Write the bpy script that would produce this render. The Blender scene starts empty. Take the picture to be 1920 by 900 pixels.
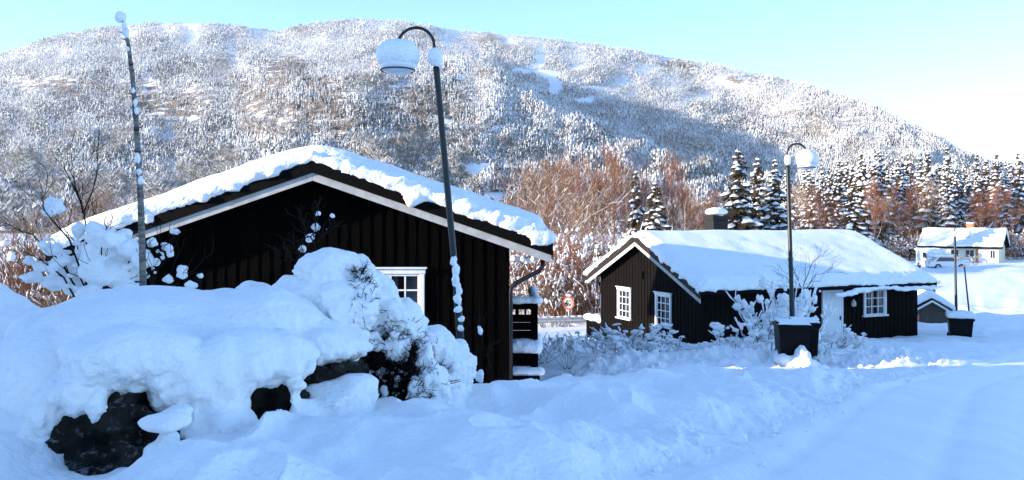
import bpy, bmesh, math, random
import numpy as np
from mathutils import Vector, Matrix, noise as mnoise

random.seed(7)
RNG = np.random.default_rng(7)
scene = bpy.context.scene
COL = scene.collection

# ------------------------------------------------------------------ camera, sky, sun, exposure
F = 1500.0            # focal length in pixels of the 1920 px wide photograph
VH = 420.0            # row of the horizon
cam_d = bpy.data.cameras.new('camera'); cam = bpy.data.objects.new('camera', cam_d); COL.objects.link(cam)
cam_d.sensor_width = 36.0; cam_d.sensor_fit = 'HORIZONTAL'
cam_d.lens = 36.0 * F / 1920.0
cam_d.shift_y = -(450.0 - VH) / 1920.0
cam_d.clip_start = 0.1; cam_d.clip_end = 9000
cam.location = (0, 0, 0); cam.rotation_euler = (math.radians(90), 0, 0)
scene.camera = cam

SUN_ELEV = math.radians(11.0)
SUN_A = math.radians(76.0)          # measured from straight behind the camera towards the left
TO_SUN = Vector((-math.sin(SUN_A) * math.cos(SUN_ELEV), -math.cos(SUN_A) * math.cos(SUN_ELEV), math.sin(SUN_ELEV)))
world = bpy.data.worlds.new('World'); scene.world = world; world.use_nodes = True
wn = world.node_tree.nodes; wl = world.node_tree.links
sky = wn.new('ShaderNodeTexSky'); sky.sky_type = 'NISHITA'; sky.sun_disc = False
sky.sun_elevation = SUN_ELEV
sky.sun_rotation = math.atan2(TO_SUN.x, TO_SUN.y)
sky.altitude = 1500; sky.air_density = 1.0; sky.dust_density = 0.0; sky.ozone_density = 3.7
wn['Background'].inputs['Strength'].default_value = 0.15
wl.new(sky.outputs[0], wn['Background'].inputs['Color'])

sun_d = bpy.data.lights.new('sun', 'SUN'); sun = bpy.data.objects.new('sun', sun_d); COL.objects.link(sun)
sun_d.energy = 3.8; sun_d.angle = math.radians(0.5); sun_d.color = (1.0, 0.86, 0.70)
sun.rotation_euler = (-TO_SUN).to_track_quat('-Z', 'Y').to_euler()

scene.view_settings.view_transform = 'Standard'; scene.view_settings.look = 'None'
scene.view_settings.gamma = 1.0; scene.view_settings.use_curve_mapping = False
scene.view_settings.exposure = 1.9
scene.render.engine = 'CYCLES'
scene.cycles.use_denoising = True
scene.cycles.max_bounces = 5; scene.cycles.diffuse_bounces = 4; scene.cycles.glossy_bounces = 2
scene.cycles.transmission_bounces = 2; scene.cycles.volume_bounces = 0

# ------------------------------------------------------------------ helpers
def P(u, v, Y):
    """the world point at distance Y in front of the lens that shows at photo pixel u, v"""
    return Vector(((u - 960.0) / F * Y, Y, (VH - v) / F * Y))

def _hash(ix, iy, iz, seed):
    h = (ix.astype(np.int64) * 374761393 + iy.astype(np.int64) * 668265263 + iz.astype(np.int64) * 2147483647 + seed * 1274126177) & 0xffffffff
    h = ((h ^ (h >> 13)) * 1274126177) & 0xffffffff
    h = (h ^ (h >> 16)) & 0xffffffff
    return h.astype(np.float64) / 4294967295.0

def vnoise(x, y, z=None, seed=0):
    x = np.asarray(x, float); y = np.asarray(y, float)
    z = np.zeros_like(x) if z is None else np.asarray(z, float)
    ix, iy, iz = np.floor(x), np.floor(y), np.floor(z)
    fx, fy, fz = x - ix, y - iy, z - iz
    fx = fx * fx * fx * (fx * (fx * 6 - 15) + 10); fy = fy * fy * fy * (fy * (fy * 6 - 15) + 10); fz = fz * fz * fz * (fz * (fz * 6 - 15) + 10)
    r = 0
    for a in (0, 1):
        for b in (0, 1):
            for c in (0, 1):
                w = (fx if a else 1 - fx) * (fy if b else 1 - fy) * (fz if c else 1 - fz)
                r = r + w * _hash(ix + a, iy + b, iz + c, seed)
    return r * 2 - 1

def fbm(x, y, z=None, seed=0, octaves=3):
    r = 0; a = 1.0; f = 1.0; t = 0
    for o in range(octaves):
        r = r + a * vnoise(np.asarray(x) * f + 13.7 * o, np.asarray(y) * f - 7.1 * o, None if z is None else np.asarray(z) * f, seed + o)
        t += a; a *= 0.5; f *= 2.03
    return r / t

def ss(a, b, x):
    t = np.clip((np.asarray(x, float) - a) / (b - a), 0, 1)
    return t * t * (3 - 2 * t)

def tag(o, label=None, cat=None, group=None, kind=None):
    if label: o['label'] = label
    if cat: o['category'] = cat
    if group: o['group'] = group
    if kind: o['kind'] = kind
    return o

def thing(name, label, cat, loc=(0, 0, 0), rotz=0.0, group=None):
    o = bpy.data.objects.new(name, None); COL.objects.link(o)
    o.location = loc; o.rotation_euler = (0, 0, rotz); o.empty_display_size = 0.3
    return tag(o, label, cat, group)

def mesh_np(name, V, Fc, mats, midx=None, smooth=False):
    """mesh from arrays; Fc is an (n,3) or (n,4) int array or a list of tuples"""
    me = bpy.data.meshes.new(name)
    V = np.asarray(V, np.float32)
    if isinstance(Fc, np.ndarray):
        n, k = Fc.shape
        me.vertices.add(len(V)); me.vertices.foreach_set('co', V.ravel())
        me.loops.add(n * k); me.loops.foreach_set('vertex_index', Fc.astype(np.int32).ravel())
        me.polygons.add(n); me.polygons.foreach_set('loop_start', np.arange(0, n * k, k, dtype=np.int32))
        me.update(calc_edges=True)
    else:
        me.from_pydata([tuple(map(float, v)) for v in V], [], Fc); me.update()
    for m in mats: me.materials.append(m)
    if midx is not None: me.polygons.foreach_set('material_index', np.asarray(midx, np.int32))
    if smooth: me.polygons.foreach_set('use_smooth', np.ones(len(me.polygons), bool))
    me.validate()
    return me

def link(name, me, parent=None):
    o = bpy.data.objects.new(name, me); COL.objects.link(o)
    if parent is not None: o.parent = parent
    if parent is not None and 'snow' in name and name not in ('snow_cap',): o['kind'] = 'stuff'
    return o

class MB:
    """collects shapes into ONE mesh"""
    def __init__(s): s.v = []; s.f = []; s.m = []; s.cur = 0
    def add(s, vs, fs):
        b = len(s.v); s.v.extend([tuple(map(float, v)) for v in vs])
        s.f.extend([tuple(b + i for i in f) for f in fs]); s.m.extend([s.cur] * len(fs)); return s
    def box(s, lo, hi, M=None):
        (x0, y0, z0), (x1, y1, z1) = lo, hi
        vs = [Vector(c) for c in ((x0, y0, z0), (x1, y0, z0), (x1, y1, z0), (x0, y1, z0), (x0, y0, z1), (x1, y0, z1), (x1, y1, z1), (x0, y1, z1))]
        if M is not None: vs = [M @ v for v in vs]
        return s.add(vs, [(3, 2, 1, 0), (4, 5, 6, 7), (0, 1, 5, 4), (1, 2, 6, 5), (2, 3, 7, 6), (3, 0, 4, 7)])
    def prism(s, poly, d):
        """closed polygon swept along the vector d"""
        n = len(poly); d = Vector(d); a = [Vector(p) for p in poly]; b = [p + d for p in a]
        fs = [tuple(range(n)), tuple(range(2 * n - 1, n - 1, -1))] + [(i, n + i, n + (i + 1) % n, (i + 1) % n) for i in range(n)]
        fs[0] = tuple(reversed(fs[0])); fs[1] = tuple(reversed(fs[1])); fs[2:] = [tuple(reversed(f)) for f in fs[2:]]
        return s.add(a + b, fs)
    def tube(s, pts, rad, n=6, cap=True):
        pts = [Vector(p) for p in pts]; k = len(pts)
        if not hasattr(rad, '__len__'): rad = [rad] * k
        vs = []; prev = None
        for i, p in enumerate(pts):
            t = (pts[min(i + 1, k - 1)] - pts[max(i - 1, 0)])
            if t.length < 1e-9: t = Vector((0, 0, 1))
            t.normalize()
            if prev is None:
                a = t.orthogonal().normalized()
            else:
                a = prev - t * prev.dot(t)
                a = a.normalized() if a.length > 1e-6 else t.orthogonal().normalized()
            prev = a; b = t.cross(a)
            for j in range(n):
                q = 2 * math.pi * j / n
                vs.append(p + (a * math.cos(q) + b * math.sin(q)) * rad[i])
        fs = [(i * n + j, i * n + (j + 1) % n, (i + 1) * n + (j + 1) % n, (i + 1) * n + j) for i in range(k - 1) for j in range(n)]
        if cap: fs += [tuple(range(n - 1, -1, -1)), tuple(range((k - 1) * n, k * n))]
        return s.add(vs, fs)
    def lathe(s, prof, n=24, c=(0, 0, 0)):
        """profile of (radius, z) turned about the vertical through c"""
        c = Vector(c); vs = []; k = len(prof)
        for r, z in prof:
            for j in range(n):
                q = 2 * math.pi * j / n; vs.append(c + Vector((r * math.cos(q), r * math.sin(q), z)))
        fs = [(i * n + j, i * n + (j + 1) % n, (i + 1) * n + (j + 1) % n, (i + 1) * n + j) for i in range(k - 1) for j in range(n)]
        fs += [tuple(range(n - 1, -1, -1)), tuple(range((k - 1) * n, k * n))]
        return s.add(vs, fs)
    def blob(s, c, r, amp=0.18, sub=2, seed=None, flat=0.0):
        """lumpy rounded mass, optionally flatter underneath"""
        c = Vector(c); seed = random.random() * 100 if seed is None else seed
        r = Vector((r, r, r)) if not hasattr(r, '__len__') else Vector(r)
        vs, fs = ICO[sub]; out = []
        for v in vs:
            k = 1 + amp * 1.6 * mnoise.noise(v * 1.3 + Vector((seed, seed * 1.7, -seed)))
            q = Vector((v.x * r.x, v.y * r.y, v.z * r.z)) * k
            if q.z < 0: q.z *= (1 - flat)
            out.append(c + q)
        return s.add(out, fs)
    def mesh(s, name, mats, smooth=False):
        me = bpy.data.meshes.new(name); me.from_pydata(s.v, [], s.f); me.update()
        for m in (mats if isinstance(mats, (list, tuple)) else [mats]): me.materials.append(m)
        me.polygons.foreach_set('material_index', s.m)
        if smooth: me.polygons.foreach_set('use_smooth', [True] * len(me.polygons))
        return me
    def build(s, name, mats, parent=None, smooth=False): return link(name, s.mesh(name, mats, smooth), parent)

def _ico(sub):
    bm = bmesh.new(); bmesh.ops.create_icosphere(bm, subdivisions=sub, radius=1.0)
    vs = [v.co.copy() for v in bm.verts]; fs = [tuple(v.index for v in f.verts) for f in bm.faces]; bm.free(); return vs, fs
ICO = {1: _ico(1), 2: _ico(2), 3: _ico(3), 4: _ico(4)}

def bevel(o, w=0.01, seg=2):
    m = o.modifiers.new('bevel', 'BEVEL'); m.width = w; m.segments = seg; m.limit_method = 'ANGLE'; return o

def remeshed(src, voxel, smooth_it=6, noise=(), name='snow', mat=None, parent=None, edit=None):
    """fuse the shapes of an MB into one soft surface, then roughen it along its normals.
    noise = (size in m, amplitude in m), ..."""
    o = link(name + '_tmp', src.mesh(name + '_tmp', mat))
    m = o.modifiers.new('r', 'REMESH'); m.mode = 'VOXEL'; m.voxel_size = voxel
    if smooth_it:
        m = o.modifiers.new('s', 'SMOOTH'); m.factor = 0.5; m.iterations = smooth_it
    dg = bpy.context.evaluated_depsgraph_get()
    me = bpy.data.meshes.new_from_object(o.evaluated_get(dg))
    bpy.data.objects.remove(o)
    n = len(me.vertices); V = np.empty(n * 3, np.float32); me.vertices.foreach_get('co', V); V = V.reshape(-1, 3).astype(float)
    N = np.empty(n * 3, np.float32); me.vertices.foreach_get('normal', N); N = N.reshape(-1, 3).astype(float)
    for k, (size, amp) in enumerate(noise):
        V += N * (amp * fbm(V[:, 0] / size, V[:, 1] / size, V[:, 2] / size, 31 + 5 * k, 2))[:, None]
    if edit is not None: V = edit(V, N)
    me.vertices.foreach_set('co', V.astype(np.float32).ravel())
    me.polygons.foreach_set('use_smooth', np.ones(len(me.polygons), bool)); me.update()
    me.materials.clear(); me.materials.append(mat); me.name = name
    return link(name, me, parent)

def copy_tree(o, parent=None):
    c = o.copy(); COL.objects.link(c)
    if parent is not None: c.parent = parent
    for ch in list(o.children): copy_tree(ch, c)
    return c

# ------------------------------------------------------------------ materials
def mat(name, color, rough=0.6, var=0.0, scale=5.0, bump=0.0, bscale=20.0, spec=0.3, stretch=(1, 1, 1), color2=None, metallic=0.0, detail=4.0, coat=0.0):
    m = bpy.data.materials.new(name); m.use_nodes = True; nt = m.node_tree; b = nt.nodes['Principled BSDF']
    b.inputs['Base Color'].default_value = (*color, 1); b.inputs['Roughness'].default_value = rough
    b.inputs['Specular IOR Level'].default_value = spec; b.inputs['Metallic'].default_value = metallic
    b.inputs['Coat Weight'].default_value = coat
    tc = nt.nodes.new('ShaderNodeTexCoord'); mp = nt.nodes.new('ShaderNodeMapping'); mp.inputs['Scale'].default_value = stretch
    nt.links.new(tc.outputs['Object'], mp.inputs['Vector'])
    if var > 0 or color2 is not None:
        n = nt.nodes.new('ShaderNodeTexNoise'); n.inputs['Scale'].default_value = scale; n.inputs['Detail'].default_value = detail
        nt.links.new(mp.outputs[0], n.inputs['Vector'])
        r = nt.nodes.new('ShaderNodeValToRGB'); r.color_ramp.elements[0].position = 0.3; r.color_ramp.elements[1].position = 0.7
        c2 = color2 if color2 is not None else tuple(min(1, c * (1 + var)) for c in color)
        c1 = color if color2 is not None else tuple(c * (1 - var) for c in color)
        r.color_ramp.elements[0].color = (*c1, 1); r.color_ramp.elements[1].color = (*c2, 1)
        nt.links.new(n.outputs['Fac'], r.inputs[0]); nt.links.new(r.outputs[0], b.inputs['Base Color'])
    if bump > 0:
        n2 = nt.nodes.new('ShaderNodeTexNoise'); n2.inputs['Scale'].default_value = bscale; n2.inputs['Detail'].default_value = 5
        nt.links.new(mp.outputs[0], n2.inputs['Vector'])
        bp = nt.nodes.new('ShaderNodeBump'); bp.inputs['Strength'].default_value = bump; bp.inputs['Distance'].default_value = 0.03
        nt.links.new(n2.outputs['Fac'], bp.inputs['Height']); nt.links.new(bp.outputs[0], b.inputs['Normal'])
    return m

SNOW = (0.89, 0.885, 0.88)
M = {}
M['snow'] = mat('snow', SNOW, 0.65, 0.03, 1.5, 0.85, 20.0, 0.2)
M['snow_far'] = mat('snow_far', (0.84, 0.85, 0.87), 0.8, 0.05, 0.4, 0, spec=0.1)
M['road_snow'] = mat('packed_snow', (0.87, 0.87, 0.87), 0.5, 0.04, 1.2, 0.35, 12.0, 0.3, (3, .4, 1))
M['black_wood'] = mat('black_stained_wood', (0.0007, 0.0006, 0.0005), 0.85, 0, 3.0, 0.5, 6.0, 0.03, (14, 14, .6), color2=(0.0020, 0.0016, 0.0014))
M['brown_wood'] = mat('brown_stained_wood', (0.0030, 0.0023, 0.0020), 0.75, 0, 3.0, 0.5, 6.0, 0.06, (14, 14, .6), color2=(0.0068, 0.0048, 0.0039))
M['verge'] = mat('dark_verge_board', (0.003, 0.0027, 0.0026), 0.7, 0.3, 4, 0.3, 10, 0.06)
M['verge_brown'] = mat('brown_verge_board', (0.016, 0.010, 0.008), 0.6, 0.3, 4, 0.3, 10, 0.2)
M['white_trim'] = mat('white_paint', (0.72, 0.71, 0.68), 0.5, 0.08, 6, 0.15, 25, 0.3)
M['aged_white'] = mat('aged_white_paint', (0.40, 0.39, 0.37), 0.6, 0.18, 5, 0.2, 25, 0.2)
M['white_door'] = mat('white_door_paint', (0.78, 0.78, 0.78), 0.45, 0.04, 3, 0.1, 25, 0.3)
M['glass'] = mat('window_glass', (0.015, 0.02, 0.025), 0.06, 0, spec=0.9)
M['curtain'] = mat('curtain_cloth', (0.35, 0.35, 0.35), 0.9, 0.2, 6, stretch=(8, 8, .5))
M['metal'] = mat('black_metal', (0.0022, 0.0022, 0.0025), 0.45, 0.3, 8, 0.1, 60, 0.5)
M['galv'] = mat('galvanised_metal', (0.35, 0.36, 0.37), 0.45, 0.15, 5, 0.1, 40, 0.5)
M['bin'] = mat('dark_grey_plastic', (0.0035, 0.0036, 0.0034), 0.5, 0.25, 6, 0.15, 60, 0.12)
M['shade'] = mat('lamp_plastic', (0.75, 0.76, 0.78), 0.3, 0.03, 5, 0, spec=0.5)
M['rock'] = mat('dark_rock', (0.003, 0.0027, 0.0025), 0.85, 0, 5.0, 1.0, 14.0, 0.1, color2=(0.030, 0.026, 0.022))
M['twig'] = mat('dark_twigs', (0.010, 0.007, 0.006), 0.85, 0.4, 9, spec=0.1)
M['birch'] = mat('birch_bark', (0.32, 0.28, 0.24), 0.8, 0, 4.0, 0.6, 14, 0.1, (1.2, 1.2, 5), color2=(0.05, 0.04, 0.035))
M['bark'] = mat('brown_bark', (0.11, 0.075, 0.05), 0.9, 0.4, 6, 0, spec=0.1)
M['bark_pale'] = mat('pale_bark', (0.22, 0.165, 0.12), 0.9, 0, 3, 0, spec=0.1, color2=(0.10, 0.07, 0.05))
M['needle'] = mat('spruce_needles', (0.030, 0.023, 0.012), 0.85, 0, 1.3, 0, spec=0.1, color2=(0.085, 0.055, 0.030))
M['twig_red'] = mat('red_brown_twigs', (0.15, 0.058, 0.028), 0.85, 0, 0.8, 0, spec=0.1, color2=(0.22, 0.10, 0.055))
M['twig_tan'] = mat('tan_twigs', (0.14, 0.075, 0.036), 0.85, 0, 0.8, 0, spec=0.1, color2=(0.22, 0.13, 0.07))
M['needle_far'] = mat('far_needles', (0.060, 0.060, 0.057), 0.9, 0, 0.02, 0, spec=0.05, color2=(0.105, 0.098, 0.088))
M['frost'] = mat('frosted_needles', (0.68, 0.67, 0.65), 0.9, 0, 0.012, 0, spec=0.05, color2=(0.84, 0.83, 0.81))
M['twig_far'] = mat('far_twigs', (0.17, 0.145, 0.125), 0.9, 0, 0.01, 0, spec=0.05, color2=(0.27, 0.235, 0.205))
M['cream'] = mat('cream_render', (0.72, 0.64, 0.48), 0.8, 0.06, 0.6, 0, spec=0.2)
M['brick'] = mat('orange_brick', (0.42, 0.16, 0.07), 0.8, 0.2, 4, 0, spec=0.2)
M['sign_red'] = mat('sign_red', (0.40, 0.012, 0.010), 0.5, 0, spec=0.4)
M['sign_white'] = mat('sign_white', (0.52, 0.49, 0.40), 0.5, 0, spec=0.2)
M['sign_black'] = mat('sign_black', (0.01, 0.01, 0.01), 0.4, 0, spec=0.4)
M['concrete'] = mat('grey_concrete', (0.16, 0.15, 0.14), 0.85, 0.2, 4, 0.4, 20, 0.2)
M['chimney'] = mat('dark_chimney_sheet', (0.009, 0.0085, 0.008), 0.7, 0.15, 4, 0.1, 20, 0.3)
M['car_white'] = mat('white_car_paint', (0.75, 0.75, 0.75), 0.25, 0, spec=0.5, coat=0.5)
M['tyre'] = mat('tyre_rubber', (0.012, 0.012, 0.012), 0.8, 0, spec=0.2)
M['tail'] = mat('red_lens', (0.35, 0.02, 0.02), 0.3, 0, spec=0.5)
M['plaster'] = mat('shade_block_plaster', (0.74, 0.72, 0.70), 0.85, 0.05, 0.6, 0.2, 10, 0.2)  # pale so the added shade block throws light back
M['ochre'] = mat('reflective_band', (0.45, 0.06, 0.03), 0.5, 0, spec=0.3)

def dust(m, lo, hi, scale):
    nt = m.node_tree; b = nt.nodes['Principled BSDF']; src = b.inputs['Base Color'].links[0].from_socket
    tc = nt.nodes.new('ShaderNodeTexCoord'); n = nt.nodes.new('ShaderNodeTexNoise'); n.inputs['Scale'].default_value = scale; n.inputs['Detail'].default_value = 6; n.inputs['Roughness'].default_value = 0.7
    nt.links.new(tc.outputs['Object'], n.inputs['Vector'])
    g = nt.nodes.new('ShaderNodeNewGeometry'); sp = nt.nodes.new('ShaderNodeSeparateXYZ'); nt.links.new(g.outputs['Normal'], sp.inputs[0])
    ad = nt.nodes.new('ShaderNodeMath'); ad.operation = 'MULTIPLY_ADD'; ad.inputs[1].default_value = 0.16; nt.links.new(sp.outputs['Z'], ad.inputs[0]); nt.links.new(n.outputs['Fac'], ad.inputs[2])
    r = nt.nodes.new('ShaderNodeMapRange'); r.inputs['From Min'].default_value = lo; r.inputs['From Max'].default_value = hi; nt.links.new(ad.outputs[0], r.inputs['Value'])
    mx = nt.nodes.new('ShaderNodeMix'); mx.data_type = 'RGBA'; nt.links.new(r.outputs[0], mx.inputs[0]); nt.links.new(src, mx.inputs[6]); mx.inputs[7].default_value = (0.16, 0.16, 0.16, 1)
    nt.links.new(mx.outputs[2], b.inputs['Base Color'])
dust(M['rock'], 0.63, 0.80, 21.0)

# mountain: snow with brown-grey rock where the cliff mask is strong
def mountain_mat():
    m = bpy.data.materials.new('mountain_snow_and_rock'); m.use_nodes = True; nt = m.node_tree; b = nt.nodes['Principled BSDF']
    b.inputs['Roughness'].default_value = 0.85; b.inputs['Specular IOR Level'].default_value = 0.1
    tc = nt.nodes.new('ShaderNodeTexCoord'); mp = nt.nodes.new('ShaderNodeMapping'); mp.inputs['Scale'].default_value = (0.03, 0.014, 0.11)
    nt.links.new(tc.outputs['Object'], mp.inputs['Vector'])
    n = nt.nodes.new('ShaderNodeTexNoise'); n.inputs['Scale'].default_value = 1.0; n.inputs['Detail'].default_value = 7; n.inputs['Roughness'].default_value = 0.65
    nt.links.new(mp.outputs[0], n.inputs['Vector'])
    at = nt.nodes.new('ShaderNodeAttribute'); at.attribute_name = 'cliff'
    ad = nt.nodes.new('ShaderNodeMath'); ad.operation = 'MULTIPLY_ADD'; ad.inputs[1].default_value = 0.30
    nt.links.new(at.outputs['Fac'], ad.inputs[0]); nt.links.new(n.outputs['Fac'], ad.inputs[2])
    r = nt.nodes.new('ShaderNodeValToRGB'); e = r.color_ramp.elements
    e[0].position = 0.64; e[0].color = (0.84, 0.85, 0.87, 1); e[1].position = 0.71; e[1].color = (0.19, 0.15, 0.12, 1)
    k = e.new(0.86); k.color = (0.09, 0.07, 0.055, 1)
    nt.links.new(ad.outputs[0], r.inputs[0]); nt.links.new(r.outputs[0], b.inputs['Base Color'])
    return m
M['mountain'] = mountain_mat()

# ------------------------------------------------------------------ terrain
BY = np.array([-60, 0, 5.3, 8, 12, 17, 24, 30, 40, 56, 80, 103, 160, 400, 5000], float)
BZ = np.array([-0.9, -1.45, -1.70, -2.0, -2.4, -3.0, -3.7, -4.25, -4.75, -5.0, -4.85, -4.7, -5.2, -8, -40], float)
EY = np.array([-40, 0, 5.3, 11.4, 22, 40, 90], float)
EX = np.array([-17, -1.7, 1.03, 4.86, 13.8, 31.0, 90], float)
def road_edge(y): return np.interp(y, EY, EX)
def base_z(x, y):
    z = np.interp(y, BY, BZ)
    z = z + (-0.75 * ss(26, 36, y) - 0.6 * ss(44, 70, y)) * ss(0.34, 0.16, x / np.maximum(y, 1))     # the hollow where the valley road runs
    return z
def ground_z(x, y, lumps=True):
    x = np.asarray(x, float); y = np.asarray(y, float)
    z = base_z(x, y)
    d = (road_edge(y) - x) * 0.85 + 0.22 * fbm(x * 0.7, y * 0.7, None, 61, 2) * ss(-0.4, 0.4, (road_edge(y) - x))                        # metres left of the road's edge
    off = ss(0.0, 0.8, d)
    z = z - 0.42 * np.exp(-((x + 0.3) / 2.3) ** 2) * ss(9.5, 14.5, y) * (1 - ss(22, 30, y))
    near = ss(2.0, 4.0, y) * (1 - ss(12.2, 14.2, y + 0.1 * x))
    z = z + off * near * 0.26 * (1 - 0.4 * ss(2.0, 4.5, d))
    # snow heaped beside the camera on the left
    z = z + 1.35 * np.exp(-(((x + 5.9) / 1.5) ** 2 + ((y - 8.6) / 1.7) ** 2)) + 0.45 * np.exp(-(((x + 4.3) / 0.9) ** 2 + ((y - 5.6) / 1.2) ** 2)) - 0.10 * np.exp(-(((x + 2.6) / 0.7) ** 2 + ((y - 5.0) / 0.8) ** 2))
    # ploughed ridge behind the drive
    ry = 16.5 + 0.14 * x
    ridge = np.exp(-((y - ry) / 0.62) ** 2) * ss(0.2, 1.8, x) * (1 - ss(8.5, 11, x))
    z = z + 0.30 * ridge
    if lumps:
        field = off * (1 - ss(60, 160, y))
        z = z + field * near * (0.19 * fbm(x * 1.15, y * 0.9, None, 3, 2) + 0.07 * (np.abs(fbm(x * 2.1, y * 1.5, None, 12, 2)) * -2 + 0.5))
        z = z + field * near * 0.035 * fbm(x * 4.2, y * 4.2, None, 8, 3)
        g = off * ss(15.5, 17.5, y) * (1 - ss(45, 60, y))
        z = z + g * 0.16 * fbm(x * 0.85, y * 0.85, None, 5, 3)
        z = z + 0.08 * np.exp(-((d - 0.4) / 0.3) ** 2) * ss(4, 6, y) * fbm(x * 5, y * 5, None, 27, 3)
        drive = np.exp(-((y - ry + 0.7) / 0.8) ** 2) * ss(-0.6, 0.8, x) * (1 - ss(8, 11, x))
        z = z + off * (drive * 0.08 + ridge * 0.16) * np.maximum(fbm(x * 6, y * 6, None, 17, 3), -0.35)
        far = ss(34, 42, y) * (1 - ss(100, 140, y)) * ss(0.4, 0.5, x / np.maximum(y, 1))
        z = z + far * (0.22 * fbm(x * 0.25, y * 0.5, None, 21, 3) + 0.5 * np.exp(-((y - (83 - 0.25 * (x - 45))) / 2.2) ** 2))
        z = z + ss(120, 300, y) * 1.5 * fbm(x * 0.02, y * 0.02, None, 23, 2)
    z = z - 0.07 * (1 - ss(-0.28, -0.02, d)) * (1 - ss(44, 48, y))     # the packed road lies here
    return z

def build_ground():
    a_front = np.radians(np.linspace(-42, 42, 760))
    a_rest = np.radians(np.linspace(42, 318, 70)[1:-1])
    ang = np.concatenate([a_front, a_rest]); na = len(ang)
    r = [0.4]
    while r[-1] < 55: r.append(r[-1] * (1.03 if r[-1] < 3 else 1.0062))
    while r[-1] < 4000: r.append(r[-1] * 1.04)
    r = np.array(r); nr = len(r)
    A, R = np.meshgrid(ang, r)
    x = (R * np.sin(A)).ravel(); y = (R * np.cos(A)).ravel(); z = ground_z(x, y)
    V = np.stack([x, y, z], 1)
    i = np.arange(nr - 1)[:, None] * na; j = np.arange(na)[None, :]; j2 = (j + 1) % na
    Q = np.stack([i + j, i + na + j, i + na + j2, i + j2], -1).reshape(-1, 4)[:, ::-1]
    c = len(V); V = np.vstack([V, [[0, 0, float(ground_z(0.0, 0.0))]]])
    o = link('ground', mesh_np('ground', V, np.ascontiguousarray(Q), [M['snow']], None, True)); o['kind'] = 'structure'
    return o
build_ground()

def build_road():
    """packed snow lane leading down past the cabins"""
    ys = np.linspace(-14, 44, 420); w = np.concatenate([[0.0, 0.05], np.linspace(0.12, 6.5, 110)])
    e = road_edge(ys); V = []
    Y, Wd = np.meshgrid(ys, w, indexing='ij')
    X = road_edge(Y) + 0.02 + Wd * 1.18
    Z = base_z(X, Y) + 0.012 * ss(0, 0.12, Wd) - 0.02 * (1 - ss(0, 0.12, Wd))
    ruts = np.zeros_like(Z)
    for c in (0.45, 1.5, 2.1, 3.6, 4.3): ruts += np.exp(-((Wd - c - 0.06 * np.sin(Y * 0.35 + c)) / 0.10) ** 2)
    Z = Z - 0.038 * ruts + 0.008 * ruts * fbm(X * 9, Y * 9, None, 47, 2) + 0.012 * fbm(X * 2.5, Y * 1.2, None, 41, 3) + 0.05 * (np.exp(-((Wd - 0.2) / 0.12) ** 2)) * fbm(X * 2, Y * 2, None, 44, 2)
    V = np.stack([X.ravel(), Y.ravel(), Z.ravel()], 1); n = len(w)
    i = np.arange(len(ys) - 1)[:, None] * n; j = np.arange(n - 1)[None, :]
    Q = np.stack([i + j, i + j + 1, i + n + j + 1, i + n + j], -1).reshape(-1, 4)
    o = link('road', mesh_np('road', V, Q, [M['road_snow']], None, True)); o['kind'] = 'structure'
build_road()

# ------------------------------------------------------------------ mountain with its forest
RU = np.array([-900, -300, 0, 60, 130, 200, 260, 330, 400, 450, 520, 560, 620, 680, 740, 800, 860, 930, 1000, 1100, 1200, 1300, 1400, 1500, 1560, 1620, 1680, 1740, 1800, 1850, 1920, 2200, 2800], float)
RV = np.array([330, 200, 102, 82, 63, 53, 46, 43, 45, 50, 59, 53, 42, 37, 40, 49, 57, 64, 70, 82, 99, 115, 135, 158, 178, 198, 223, 253, 283, 308, 320, 350, 380], float)
FOOT = 453.0
def ridge_v(u): return np.interp(u, RU, RV)
def mountain_Y(u, v):
    t = np.clip((FOOT - v) / (FOOT - ridge_v(u)), 0, 1)
    Y = 420 + 2200 * (1 - 0.72 * ss(1350, 1900, u)) * (0.55 * t + 0.45 * t * t)
    us = np.interp(v, [60, 110, 200, 270, 330, 400], [760, 850, 1000, 1150, 1350, 1560])
    b1 = (1 - ss(0, 75, u - us)) * ss(330, 560, u) * ss(70, 150, v) * (1 - ss(200, 430, v))
    ur = np.interp(v, [60, 95, 200, 300, 400], [1170, 1230, 1420, 1600, 1780])
    b2 = ss(-50, 90, u - ur) * ss(90, 170, v) * (1 - ss(220, 400, v))
    ul = np.interp(v, [40, 100, 240, 330], [440, 440, 450, 400])
    b3 = (1 - ss(-70, 10, u - ul)) * ss(60, 130, v) * (1 - ss(240, 330, v))
    f = 1 - 0.36 * b1 - 0.13 * b2 - 0.10 * b3
    f = f + 0.025 * fbm(u / 130.0, v / 90.0, None, 51, 3) * ss(0.0, 0.15, t)
    return Y * f
def cliff_mask(u, v):
    def e(cu, cv, ru, rv): return np.exp(-(((u - cu) / ru) ** 2 + ((v - cv) / rv) ** 2))
    c = 0.9 * e(130, 165, 120, 26) + 0.95 * e(320, 195, 150, 40) + e(560, 170, 110, 60) + 0.9 * e(700, 235, 160, 60) + 0.9 * e(830, 175, 80, 50) + 0.6 * e(980, 240, 90, 40)
    c = c + e(1275, 122, 50, 18) + 0.7 * e(1400, 150, 60, 14) + 0.85 * e(1540, 205, 70, 30) + 0.8 * e(1680, 232, 90, 18) + 0.5 * e(540, 120, 50, 25)
    return np.clip(c, 0, 1.1)
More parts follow.
